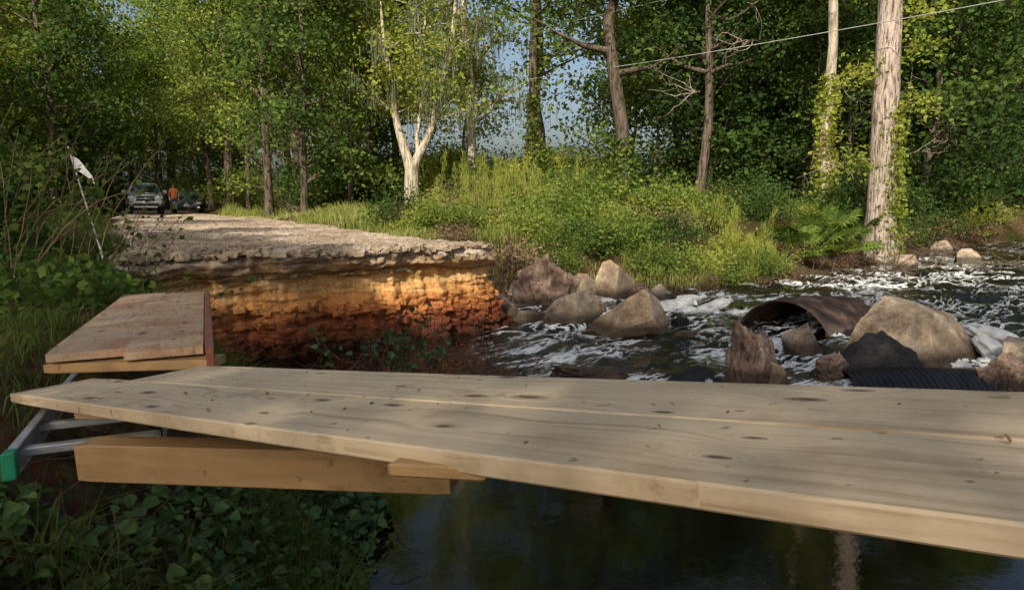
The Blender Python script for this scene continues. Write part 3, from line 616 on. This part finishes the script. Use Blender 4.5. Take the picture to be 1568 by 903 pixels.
for (x,y,k,s) in [(17.5,30,1,1.1),(20,32,4,1.3),(15,31,4,1.2),(22.5,35,1,1),(26,37,1,1.1),(18,36,1,1),(9.3,33,1,1),(24,37.5,4,1.2),(6.8,34,4,1.1),(-7.5,38,6,1),(-9.5,42,5,1),(14.2,34,1,1),(11.5,37,1,1.1)]:
    if sdist(np.array([x]),np.array([y]))[0]>1: link("edge_tree",VAR[k],le,(x,y,gz(x,y)),x,s)
for (x,y,k,s) in [(15.8,28.9,1,.6),(18.9,31.6,1,.9),(17.0,30.6,1,.9),(20.4,32.0,2,.55),(22.0,33.2,2,.65),(18.8,22.2,2,.4),(20.5,24.6,2,.5),(22.5,34.9,1,1.0),(19.5,21.5,2,.6),(22,23.5,1,1.0),(14.2,28,1,.7),(21,34.5,1,1.1)]:
    link("edge_shrub",BB[k],le,(x,y,gz(x,y)-.1),x,s)
x,y=12.6,23.6
me=make_tree(301,27,.47,.42,3.6,26,30,.22,BARKC,LEAF,wob=.05,lean=(-.035,0),lr=1.5);link("cypress_tree",me,None,(x,y,gz(x,y)-.1))
mb=MB()
n=2200;zz_=rng.uniform(0,5.2,n);a=rng.normal(-.3,.75,n);rr=.44-.012*zz_+rng.exponential(.09,n)
leaves(mb,np.c_[x+np.cos(a)*rr-.035*zz_,y+np.sin(a)*rr,gz(x,y)+zz_],.13,0,.45)
for zc,dx in((5.2,.9),(7.0,1.0),(7.9,.8),(6.3,-.7),(3.4,-.8)):
    q=wander((x-.035*zc,y,gz(x,y)+zc),(dx,-.4,.1),1.4,6,.15);tube(mb,q,np.linspace(.03,.008,6),4,1)
    Lp=np.repeat(q[2:],60,0)+rng.normal(size=(240,3))*.25;leaves(mb,Lp,.15,0)
mb.obj("ivy",[LEAFY,TWIG])
x,y=11.9,26.3
link("ivy_covered_tree",make_tree(302,17,.24,.5,2.6,22,30,.2,BARKP,LEAFY,wob=.12,lean=(-.03,0),ivy=5.5),None,(x,y,gz(x,y)))
x,y=5.1,30
link("oak_tree",make_tree(303,18,.34,.34,4.2,28,32,.22,BARK,LEAFD,wob=.5,ivy=3.5,lr=2),None,(x,y,gz(x,y)))
x,y=1.0,35
link("pine_tree",make_tree(304,20,.26,.36,3.0,28,32,.22,BARK,LEAF,wob=.1,ivy=6),None,(x,y,gz(x,y)))
x,y=-11.7,33.5
link("pine_tree",make_tree(305,18,.2,.16,2.8,36,32,.22,BARK,LEAFD,wob=.1),None,(x,y,gz(x,y)))
x,y=8.3,31
link("oak_tree",make_tree(306,18,.22,.30,3.6,30,32,.22,BARK,LEAFD,wob=.2,lr=1.6),None,(x,y,gz(x,y)))
mb=MB();x,y=-4.55,31.5;g0=gz(x,y)
tr=np.array([(0,0,-.2),(.02,0,.6),(.0,0,1.4),(.05,0,2.1)]);tube(mb,tr,[.46,.36,.31,.30],12,0,.08)
F1=np.array([(.03,0,1.9),(-.15,0,2.7),(-.45,.1,3.6),(-.7,.2,4.6),(-.75,.3,5.8),(-1.1,.3,7.4),(-1.2,.2,9.5)]);tube(mb,F1,[.24,.2,.17,.14,.12,.09,.04],9,0,.08)
F2=np.array([(.05,0,1.9),(.3,0,2.6),(.75,0,3.4),(1.1,-.1,4.3),(1.3,.1,5.6),(1.9,0,7.2),(2.1,.2,9.4),(2.0,.2,11.5)]);tube(mb,F2,[.24,.2,.17,.15,.13,.11,.08,.04],9,0,.08)
F3=np.array([(.35,0,2.7),(.3,.1,3.6),(.5,.1,4.8),(.4,.2,6.2),(.6,.2,8)]);tube(mb,F3,[.12,.1,.08,.06,.03],7,0,.08)
C=[]
for Fp in(F1,F2,F3):
    for p0 in Fp[3:]:
        for j in range(6):
            q=wander(p0,(rng.normal(),rng.normal(),.5),rng.uniform(.8,2.6),6,.2);tube(mb,q,np.linspace(.05,.01,6),5,0);C+=[q[-1],q[3]]
C=np.array(C);up=C[C[:,2]>4.2]
Lp=np.repeat(up,52,0);Lp=Lp+rng.normal(size=Lp.shape)*np.array([.5,.5,.35]);leaves(mb,Lp,.17,1)
ms_=C[(C[:,2]>4.2)&(rng.uniform(size=len(C))<.42)]
M=np.repeat(ms_,22,0);M=M+rng.normal(size=M.shape)*np.array([.16,.16,.3]);blades(mb,M,-.85,.04,2,.10)
o=mb.obj("mossy_oak_tree",[BARKP,LEAFY,MOSS]);o.location=(x,y,g0)
x,y=-1.8,35
link("mossy_oak_tree",make_tree(308,17,.3,.26,4.0,34,30,.2,BARKP,LEAF,moss=10,wob=.4,lr=1.6),None,(x,y,gz(x,y)))
# unseen canopy trees, added behind the camera to shade the foreground
def filt(Lp):  # drops leaves wherever a sun patch is wanted on the ground
    k=(Lp[:,2]-1.3)/SUND[2];gx=Lp[:,0]-SUND[0]*k;gy=Lp[:,1]-SUND[1]*k
    lit=inr(gx,gy,-1.25,11.0,1.25,2.2)|inr(gx,gy,-2.8,14,1.8,2.4)|(gy>15.0)|inr(gx,gy,1.6,11.6,.9,.6)|inr(gx,gy,5.3,9.3,.6,.5)|inr(gx,gy,1,14.5,1,.8)
    return ~lit
for i,(x,y,h,cr,cl) in enumerate([(-9,-5,15,5,85),(-5,-9,15,5,100),(0,-10,15,5,100),(-2.5,-4,15,5,80),(3.5,-5,15,5,80),(-4,-15,17,5,70),(6,-1.5,13,4,60)]):
    link("shade_canopy_tree",make_tree(400+i,h,.28,.5,cr,30,cl,.16,BARK,LEAF,clr=.95,lr=.6,filt=(lambda Lp,x=x,y=y: filt(Lp+np.array([x,y,1.2])))),None,(x,y,1.2))

# ------------------------------------------------------------ understory
sh=empty("riverside_shrubs");r_=np.random.default_rng(5)
for i in range(190):
    y=r_.uniform(14.8,30);x=r_.uniform(-5.5,12)
    s=sdist(np.array([x]),np.array([y]))[0]
    if s<.35 or roaddist(x,y)<1.6 or (y>20 and x<-3): continue
    if x<2.2 and y<16 and r_.uniform()<.6: continue
    if x>7.4 and y<24: continue
    k=r_.choice([0,1,2,3,4],p=[.24,.22,.18,.20,.16]) if s>1 else r_.choice([0,3,4])
    link("shrub",BV[k],sh,(x,y,gz(x,y)-.05),r_.uniform(0,6.28),r_.uniform(.45,1.15)*(0.55+.45*min(1,s/3))*(1.25 if y>22 else 1))
for (x,y,k,s) in [(-.7,13.6,3,.8),(.0,15.5,3,.9),(.9,16.3,4,.8),(-1.2,15,3,.7),(13.7,25.3,3,.5),(11.2,22.6,3,.5),(10.4,21.6,3,.4),(9.4,20.8,3,.4),(5.6,17.4,4,.7),(6.4,18.2,0,.8),(4.6,16.6,3,.6),(7.0,18.9,4,.7),(6.2,19.5,1,1),(5.0,18.2,1,.9),(3.8,17,0,.9),(15.5,27.3,2,.9),(16.5,28.6,2,1),(17.9,29.8,3,1.2),(19,30.7,2,1.1),(14.6,26.6,3,.9),(20.2,31.3,3,1.2),(16,28,3,1)]:
    link("shrub",BV[k],sh,(x,y,gz(x,y)-.05),x,s)
mb=MB()
def scatter(n,xa,xb,ya,yb,cond):
    x=rng.uniform(xa,xb,n);y=rng.uniform(ya,yb,n);k=cond(x,y);x=x[k];y=y[k];return np.c_[x,y,land(x,y)-.02]
P_=scatter(90000,-20,9,12,38,lambda x,y:(roaddist(x,y)>.05)&(x>road_t(x,y)[2])&(x<road_t(x,y)[2]+9)&(sdist(x,y)>.4)&(rng.uniform(size=len(x))<.25+.75*(fbm(np.c_[x,y]*.8,8,2)>0)))
hs_=.22+.35*sstep(-.2,.5,fbm(P_[:,:2]*.5,18,2));blades(mb,P_,hs_,.028,0,.5)
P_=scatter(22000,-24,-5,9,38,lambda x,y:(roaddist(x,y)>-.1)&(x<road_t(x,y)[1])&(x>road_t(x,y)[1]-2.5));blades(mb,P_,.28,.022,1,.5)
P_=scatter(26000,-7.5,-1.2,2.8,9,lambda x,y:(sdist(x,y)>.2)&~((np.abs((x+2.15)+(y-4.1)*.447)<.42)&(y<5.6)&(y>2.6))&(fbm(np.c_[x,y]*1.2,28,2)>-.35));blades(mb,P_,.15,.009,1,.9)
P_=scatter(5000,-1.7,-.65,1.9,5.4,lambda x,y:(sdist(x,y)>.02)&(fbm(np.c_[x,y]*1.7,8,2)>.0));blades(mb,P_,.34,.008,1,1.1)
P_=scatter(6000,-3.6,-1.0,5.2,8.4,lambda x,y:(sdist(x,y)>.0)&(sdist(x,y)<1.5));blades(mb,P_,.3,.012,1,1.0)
mb.obj("grass",[GRASS,GRASSD])
mb=MB()
for (cx,cy,n,h) in [(-1.2,25,26,2.3),(.2,24,22,2.0),(1.4,26,14,2.2),(-.2,21,10,1.5),(6.5,19.5,14,1.3)]:
    for i in range(n):
        x=cx+rng.normal()*.8;y=cy+rng.normal()*.8;hh_=h*rng.uniform(.5,1.1)
        q=wander((x,y,gz(x,y)),(rng.normal()*.12,rng.normal()*.12,1),hh_,6,.04);tube(mb,q,np.linspace(.012,.004,6),4,0)
        tq=rng.uniform(.25,1,150);c=np.stack([np.interp(tq*5,np.arange(6),q[:,j]) for j in range(3)],1)
        d=rng.normal(size=c.shape)*np.array([.10,.10,.05])*(1.3-tq)[:,None];blades(mb,c+d,.22,.012,1,.5)
mb.obj("dog_fennel",[DEADG,LEAFY])
mb=MB()
def twigs(cx,cy,cz,n,sx,sy,ln,flat=.35,r=.008):
    for i in range(n):
        p=np.array([cx+rng.normal()*sx,cy+rng.normal()*sy,0]);p[2]=max(gz(p[0],p[1]),-.02)+cz*rng.uniform(0,1)
        tube(mb,wander(p,(rng.normal(),rng.normal(),abs(rng.normal())*flat),ln*rng.uniform(.4,1.2),6,.2,-.02),np.linspace(r,r*.35,6),4,0)
twigs(-.95,8.3,.15,190,.6,.4,.9,.7,.008);twigs(10.5,21.8,.1,180,1.6,.8,1.1,.4,.014);twigs(-.4,14.0,.2,120,.5,.6,.9,.8,.012)
twigs(2.5,15.6,.1,100,1.5,.4,.8,.4,.011);twigs(-4.7,8.4,.1,60,.4,.3,.6,.4,.006);twigs(6.5,17.8,.1,100,1.6,.5,.9,.4,.011);twigs(14.6,25.8,.1,60,1,.6,1.2,.5,.014);twigs(16,19.5,.3,60,.8,.8,1.2,.5,.014)
mb.obj("driftwood_twigs",[TWIG])
mb=MB();C=[]
for i in range(9):
    q=wander((-1.15+rng.normal()*.3,8.1+rng.normal()*.2,-.05),(rng.normal()*.5,rng.normal()*.3,1),rng.uniform(.6,1.05),7,.16);tube(mb,q,np.linspace(.008,.003,7),4,0);C+=list(q[3:])
C=np.repeat(np.array(C),5,0);C=C+rng.normal(size=C.shape)*.07;leaves(mb,C,.075,1,.42,.8,.2,True)
mb.obj("willow_sapling",[TWIG,LEAFN])
mb=MB()
def frond(base,d,ln,R):
    d=unit(np.array(d,float));q=wander(base,d,ln,6,.05,-.05);tube(mb,q,np.linspace(.014,.008,6),4,0)
    tip=q[-1];ax=unit(q[-1]-q[-2]);sd=unit(np.cross(ax,[0,0,1]));nrm=np.cross(sd,ax)
    for a in np.linspace(-1.9,1.9,15):
        dd_=ax*math.cos(a)+sd*math.sin(a);s2=unit(np.cross(dd_,nrm));L_=R*(1-.12*abs(a))*rng.uniform(.85,1.05)
        w=.030*R/.5;z=np.array([0,0,-1.])
        v=[tip,tip+dd_*L_*.5+s2*w+nrm*.03,tip+dd_*L_+z*L_*.16,tip+dd_*L_*.5-s2*w+nrm*.03];mb.add(v,[[0,1,2,3]],1)
for (cx,cy,n,s) in [(8.9,20.9,16,1.75),(10.2,22.2,15,1.7),(11.2,22.9,12,1.4),(8.0,20.3,10,1.3),(5.6,22,7,1.0)]:
    for i in range(n):
        a=rng.uniform(0,6.28);e=rng.uniform(.35,1.35);frond((cx,cy,gz(cx,cy)),(math.cos(a)*math.cos(e),math.sin(a)*math.cos(e),math.sin(e)),s*rng.uniform(.5,.95),s*.42)
mb.obj("saw_palmetto",[LEAFY,LEAF])
mb=MB()
for (x0,y0,z0,n) in [(8.9,27,8.0,7),(7.2,27.5,6.2,5),(13.5,26,5.5,6),(12.0,26,3.4,7),(16.5,28.3,4,5)]:
    for i in range(n):
        q=wander((x0+rng.normal()*.2,y0,z0),(rng.normal(),rng.normal()*.5,rng.normal()*.7),rng.uniform(.9,2.2),8,.28);tube(mb,q,np.linspace(.02,.005,8),4,0)
        for j in(2,4,5,6): tube(mb,wander(q[j],rng.normal(size=3),.6,5,.3),np.linspace(.008,.003,5),3,0)
mb.obj("bare_branches",[BARKC])
mb=MB()
P_=scatter(15000,-4.0,-.62,1.2,5.2,lambda x,y:(sdist(x,y)>.0)&(y<3.9+.3*x+1.2)&~((x<-1.7)&(y>2.5)));h_=rng.uniform(0,.30,len(P_))*(.4+.6*sstep(-.6,.5,fbm(P_[:,:2]*2.2,15,2)));Q=P_.copy();Q[:,2]+=.03+h_
Q=Q[Q[:,2]<1.28]
leaves(mb,Q[::2],.062,1,.46,1.6,.1,True);leaves(mb,Q[1::2],.045,1,.40,1.2,.1,True)
for i in range(70):
    j=rng.integers(0,len(Q));q=wander(Q[j]-np.array([0,0,.05]),(rng.normal(),rng.normal(),.2),.6,8,.3,-.03);tube(mb,q,.003,4,0)
mb.obj("ground_vines",[TWIG,LEAFN])
mb=MB()
P_=scatter(16000,-9,-3.0,4.5,10.5,lambda x,y:(sdist(x,y)>.5)&(roaddist(x,y)>.1)&(x<-3.4-.35*(y-5)+.8));P_[:,2]+=rng.uniform(0,.35,len(P_));leaves(mb,P_,.08,1,.40,.8,.1)
for i in range(110):
    x=rng.uniform(-7.5,-4.0);y=rng.uniform(5.5,8.5);a=rng.normal(.3,.6)
    q=wander((x,y,gz(x,y)),(math.cos(a)*.5,math.sin(a)*.3-.1,1),rng.uniform(.8,2.0),9,.10,-.07);tube(mb,q,np.linspace(.008,.003,9),4,0)
    leaves(mb,np.repeat(q[4:],3,0)+rng.normal(size=(15,3))*.06,.07,1)
mb.obj("roadside_weeds",[DEADG,LEAFD])

# ------------------------------------------------------------ marker flag
fl_=empty("marker_flag",(-4.4,7.4,1.60))
mb=MB();tube(mb,[(.07,0,-.5),(.0,0,0),(-.13,0,.55),(-.26,.0,1.12)],[.009,.009,.008,.007],8,0);s_=mb.obj("stake",[simple("stake_paint",(.7,.7,.68),.5)],fl_)
mb=MB();u=np.linspace(0,1,14);v=np.linspace(0,1,10);U,Vv=np.meshgrid(u,v)
fx=-.245+.05*Vv+U*.22*(1-.2*Vv);fz=1.03-.15*U*U-.17*Vv*(1-.45*U)-.06*U;fy=-.01+.02*np.sin(U*6+Vv*2)
V,F=grid_mesh(fx,fy,fz);mb.add(V,F,0,True);mb.obj("flag_cloth",[simple("white_cloth",(.85,.85,.84),.8,0,.05)],fl_)
mb=MB();t=np.linspace(0,1,40);A=np.array([-.4,34.8,7.7]);B=np.array([27,7.2,8.6]);q=A[None]*(1-t)[:,None]+B[None]*t[:,None];q[:,2]-=2.0*t*(1-t)
tube(mb,q,.014,6,0);A2=A+np.array([.2,0,2.2]);B2=B+np.array([0,0,2.6]);q=A2[None]*(1-t)[:,None]+B2[None]*t[:,None];q[:,2]-=2*t*(1-t);tube(mb,q,.008,6,0)
mb.obj("overhead_cable",[simple("cable_grey",(.35,.34,.32),.6)])

# ------------------------------------------------------------ vehicles
def prism(name,prof,wf,mt,par,bev=.05):
    bm=bmesh.new();Lf=[bm.verts.new((-wf(y,z),y,z)) for y,z in prof];Rt=[bm.verts.new((wf(y,z),y,z)) for y,z in prof];n=len(prof)
    bm.faces.new(Lf);bm.faces.new(Rt[::-1])
    for i in range(n): bm.faces.new((Lf[i],Rt[i],Rt[(i+1)%n],Lf[(i+1)%n]))
    bmesh.ops.recalc_face_normals(bm,faces=bm.faces)
    if bev: bmesh.ops.bevel(bm,geom=list(bm.edges),offset=bev,segments=3,affect='EDGES',profile=.6)
    me=bpy.data.meshes.new(name);bm.to_mesh(me);bm.free();me.materials.append(mt)
    for p_ in me.polygons:p_.use_smooth=True
    return link(name,me,par)
def bx(name,c,s,mt,par,bev=.02,tap=1.0):
    x,y,z=c;a,b,h=s[0]/2,s[1]/2,s[2]/2
    o=prism(name,[(-b,-h),(-b,h),(b,h),(b,-h)],lambda yy,zz:a*(tap if zz>0 else 1),mt,par,bev);o.location=c;return o
def wheel(name,c,R,w,par,tm,hm):
    mb=MB();t=np.array([(-w/2,R*.6),(-w/2,R*.93),(-w*.35,R),(w*.35,R),(w/2,R*.93),(w/2,R*.6)])
    a=np.linspace(0,2*np.pi,33);V=np.array([[(c[0]+p[0],c[1]+p[1]*math.cos(q),c[2]+p[1]*math.sin(q)) for q in a] for p in t]);_,F=grid_mesh(np.zeros((6,33)),np.zeros((6,33)),np.zeros((6,33)));mb.add(V.reshape(-1,3),F,0,True)
    for sgn in(-1,1):
        pr_=[(sgn*w*.42,R*.62),(sgn*w*.38,R*.5),(sgn*w*.44,R*.2),(sgn*w*.44,.001)]
        V=np.array([[(c[0]+p[0],c[1]+p[1]*math.cos(q),c[2]+p[1]*math.sin(q)) for q in a] for p in pr_]);_,F=grid_mesh(np.zeros((4,33)),np.zeros((4,33)),np.zeros((4,33)));mb.add(V.reshape(-1,3),F,1,True)
    return mb.obj(name,[tm,hm],par)
TIRE=simple("tyre",(.02,.02,.02),.8);HUB=simple("alloy",(.4,.4,.42),.3,.8);GLASS=simple("car_glass",(.03,.04,.045),.06,0,.2);BLK=simple("black_trim",(.015,.015,.016),.45);LAMP=simple("lamp_lens",(.75,.77,.8),.1);CHR=simple("chrome",(.6,.6,.62),.15,.9)
def vehicle(name,loc,rot,paint,pickup):
    e=empty(name,loc,rot)
    if pickup:
        hw=.93
        prism("body",[(.02,.48),(0,.80),(.05,1.02),(.25,1.14),(1.35,1.24),(5.25,1.22),(5.3,.55),(4.6,.48)],lambda y,z:hw-(.10 if y<.3 else 0),paint,e,.06)
        prism("cab",[(1.25,1.20),(1.95,1.76),(2.25,1.83),(3.5,1.82),(3.75,1.2)],lambda y,z:.86 if z<1.3 else .66,paint,e,.05)
        prism("windshield",[(1.29,1.255),(1.90,1.735),(1.93,1.72),(1.34,1.24)],lambda y,z:.76 if z<1.4 else .60,GLASS,e,0)
        for s in(-1,1):
            mb=MB();mb.add([(s*.872,1.6,1.28),(s*.872,3.4,1.28),(s*.70,3.3,1.72),(s*.70,2.05,1.72)],[[0,1,2,3]]);mb.obj("side_window",[GLASS],e)
            bx("mirror",(s*1.07,1.65,1.30),(.22,.12,.20),paint,e,.03);bx("headlight",(s*.70,-.0,.98),(.36,.12,.14),LAMP,e,.03);bx("fog_lamp",(s*.70,-.05,.62),(.14,.08,.10),LAMP,e,.02)
            bx("fog_surround",(s*.72,-.03,.62),(.32,.06,.20),BLK,e,.03)
            bx("fender_flare",(s*.93,.92,.92),(.08,1.05,.10),BLK,e,.03)
        bx("grille",(0,-.025,.90),(.98,.08,.30),BLK,e,.04,.9);bx("grille_bar",(0,-.06,.92),(.90,.03,.04),CHR,e,.01);bx("badge",(0,-.075,.92),(.16,.02,.10),CHR,e,.02);bx("grille_frame",(0,-.02,1.07),(1.0,.07,.04),CHR,e,.01)
        bx("bumper",(0,-.07,.70),(1.74,.16,.15),paint,e,.05);bx("lower_intake",(0,-.04,.55),(1.1,.1,.14),BLK,e,.03);bx("skid_plate",(0,0,.44),(1.2,.2,.10),CHR,e,.03);bx("number_plate",(0,-.16,.70),(.31,.01,.14),LAMP,e,0)
        bx("hood_scoop",(0,.85,1.22),(.5,.5,.06),paint,e,.02)
        for x in(-.80,.80):
            for y in(.95,4.2): wheel("wheel",(x,y,.39),.39,.26,e,TIRE,HUB)
    else:
        prism("body",[(.05,.26),(0,.45),(.06,.68),(.35,.80),(1.25,.96),(4.3,1.0),(4.65,.9),(4.7,.4),(4.4,.26)],lambda y,z:.90-(.12 if y<.3 else 0),paint,e,.06)
        prism("cab",[(1.1,.92),(1.95,1.38),(2.4,1.44),(3.2,1.42),(4.15,.98)],lambda y,z:.80 if z<1.1 else .58,paint,e,.05)
        prism("windshield",[(1.16,.985),(1.90,1.375),(1.93,1.36),(1.2,.965)],lambda y,z:.72 if z<1.1 else .54,GLASS,e,0)
        for s in(-1,1):
            mb=MB();mb.add([(s*.79,1.6,1.02),(s*.79,3.7,1.02),(s*.61,3.2,1.36),(s*.61,2.15,1.36)],[[0,1,2,3]]);mb.obj("side_window",[GLASS],e)
            bx("mirror",(s*.98,1.55,1.02),(.2,.1,.13),paint,e,.03);bx("headlight",(s*.66,.03,.66),(.34,.14,.11),LAMP,e,.03);bx("fog_lamp",(s*.68,-.02,.38),(.14,.06,.07),LAMP,e,.02)
        bx("grille",(0,-.02,.62),(.72,.08,.10),BLK,e,.03);bx("lower_grille",(0,-.03,.40),(1.0,.08,.18),BLK,e,.03,.8);bx("badge",(0,-.065,.63),(.12,.02,.08),CHR,e,.02);bx("number_plate",(0,-.08,.50),(.31,.01,.12),LAMP,e,0)
        for x in(-.78,.78):
            for y in(.92,3.6): wheel("wheel",(x,y,.33),.33,.22,e,TIRE,HUB)
    return e
SILV=simple("silver_paint",(.50,.51,.52),.3,.5,.03,3,.5);DBLU=simple("dark_blue_paint",(.03,.045,.065),.25,.3,.05,3,.6)
rz=lambda y:float(road_z(0,y))
vehicle("pickup_truck",(-20.8,39.6,rz(39.6)-.03),.50,SILV,True)
vehicle("sedan_car",(-19.9,42.6,rz(42.6)-.03),.40,DBLU,False)
def person(loc,rot):
    J={'pel':(0,0,.95,.14),'sp':(0,.01,1.15,.13),'ch':(0,0,1.36,.155),'nk':(0,0,1.50,.06),'hd':(0,-.01,1.57,.06)}
    E=[('pel','sp'),('sp','ch'),('ch','nk'),('nk','hd')]
    for s,n in((-1,'l'),(1,'r')):
        J.update({n+'hip':(s*.10,0,.90,.095),n+'kn':(s*.12,-.02,.50,.062),n+'an':(s*.13,.02,.10,.042),n+'toe':(s*.15,-.16,.05,.04),
          n+'sh':(s*.19,0,1.42,.062),n+'el':(s*.27,.02,1.14,.045),n+'wr':(s*.24,-.14,.94,.028),n+'pa':(s*.23,-.19,.89,.03)})
        E+=[('pel',n+'hip'),(n+'hip',n+'kn'),(n+'kn',n+'an'),(n+'an',n+'toe'),('ch',n+'sh'),(n+'sh',n+'el'),(n+'el',n+'wr'),(n+'wr',n+'pa')]
        for f in range(5):
            ox=(f-2)*.018;l=[.05,.075,.085,.078,.06][f]
            if f==0: a=(s*.23-s*.04,-.20,.88);b=(s*.23-s*.06,-.23,.86)
            else: a=(s*.23+ox*.9,-.215,.855);b=(s*.23+ox,-.215-.02,.855-l*.7)
            J[n+'f%da'%f]=(*a,.0095);J[n+'f%db'%f]=(*b,.008);E+=[(n+'pa',n+'f%da'%f),(n+'f%da'%f,n+'f%db'%f)]
    ks=list(J);me=bpy.data.meshes.new("body");me.from_pydata([J[k_][:3] for k_ in ks],[(ks.index(a),ks.index(b)) for a,b in E],[])
    o=link("body_cage",me);md=o.modifiers.new("skin",'SKIN')
    for i,k_ in enumerate(ks):
        me.skin_vertices[0].data[i].radius=(J[k_][3]*(1.15 if k_ in('sp','ch','pel') else 1),J[k_][3]*(.8 if k_ in('sp','ch','pel') else 1))
    me.skin_vertices[0].data[0].use_root=True
    sb=o.modifiers.new("sub",'SUBSURF');sb.levels=2;sb.render_levels=2
    dg=bpy.context.evaluated_depsgraph_get();dg.update();m2=bpy.data.meshes.new_from_object(o.evaluated_get(dg));bpy.data.objects.remove(o)
    ms=[simple("skin",(.42,.24,.16),.55),simple("hi_vis_orange",(.70,.19,.06),.7),simple("trousers",(.05,.06,.09),.8),simple("boots",(.04,.03,.02),.6)]
    m2.materials.clear()
    for q in ms:m2.materials.append(q)
    for p_ in m2.polygons:
        c=p_.center;p_.use_smooth=True
        arm=abs(c.x)>.185 or c.y<-.1
        if c.z<.13: k_=3
        elif c.z>1.49: k_=0
        elif arm and c.z>.8 and c.z<1.18: k_=0
        elif c.z<.93: k_=2
        else:k_=1
        p_.material_index=k_
    e=empty("road_worker",loc,rot);link("body",m2,e)
    mb=MB();a=np.linspace(0,2*np.pi,25);b=np.linspace(-np.pi/2,np.pi/2,17);A,B=np.meshgrid(a,b)
    hx=.078*np.cos(A)*np.cos(B);hy=.097*np.sin(A)*np.cos(B);hz=.118*np.sin(B)
    hx=hx*(1-.18*(hz<0)*(-hz/.118));fr_=(hy<0);nose=.022*np.exp(-((hx/.012)**2+((hz+.01)/.022)**2))*fr_;eye=-.008*(np.exp(-(((np.abs(hx)-.03)/.014)**2+((hz-.012)/.012)**2)))*fr_
    hy=hy-nose-eye;V,F=grid_mesh(hx,hy-.01,hz+1.66);mb.add(V,F,0,True)
    for s in(-1,1):
        V,F=grid_mesh(s*.08+.01*np.cos(A)*np.cos(B),.02*np.sin(A)*np.cos(B),1.65+.03*np.sin(B));mb.add(V,F,0,True)
    V,F=grid_mesh(.026*np.cos(A)*np.cos(B),-.088+.012*np.sin(A)*np.cos(B),1.612+.006*np.sin(B));mb.add(V,F,2,True)
    B2=B*.5+np.pi/4;V,F=grid_mesh(.088*np.cos(A)*np.cos(B2),.107*np.sin(A)*np.cos(B2)-.005,1.685+.10*np.sin(B2));mb.add(V,F,1,True)
    V,F=grid_mesh(.07*np.cos(A)*np.cos(B),-.12+.07*np.sin(A)*np.cos(B),1.69+.006*np.sin(B));mb.add(V,F,1,True)
    mb.obj("head",[ms[0],simple("cap_cloth",(.10,.08,.07),.8),simple("lips",(.35,.13,.1),.5)],e)
person((-19.95,41.2,rz(41.2)-.01),.45)

# ------------------------------------------------------------ light, sky, camera
w=bpy.data.worlds.new("World");scene.world=w;w.use_nodes=True;nt=w.node_tree
bg=nt.nodes["Background"];sk=nt.nodes.new("ShaderNodeTexSky");sk.sky_type='NISHITA';sk.sun_disc=False;sk.sun_elevation=EL;sk.sun_rotation=math.atan2(SUN[0],SUN[1]);sk.air_density=1.0;sk.dust_density=5.0;sk.ozone_density=1.0
nt.links.new(sk.outputs[0],bg.inputs[0]);bg.inputs[1].default_value=.15
sl=bpy.data.lights.new("sun",'SUN');sl.energy=5;sl.angle=math.radians(.6);sl.color=(1,.93,.80)
so=bpy.data.objects.new("sun",sl);COL.objects.link(so);so.rotation_euler=Vector(SUND).to_track_quat('Z','Y').to_euler();so.location=(-10,-10,20)
cd=bpy.data.cameras.new("camera");cd.sensor_width=36;cd.lens=24.3;cd.clip_end=2000;cd.clip_start=.05
co=bpy.data.objects.new("camera",cd);COL.objects.link(co);co.location=CAM;co.rotation_euler=(math.radians(90-8.1),0,0);scene.camera=co
scene.view_settings.view_transform='Standard';scene.view_settings.look='None';scene.view_settings.exposure=0
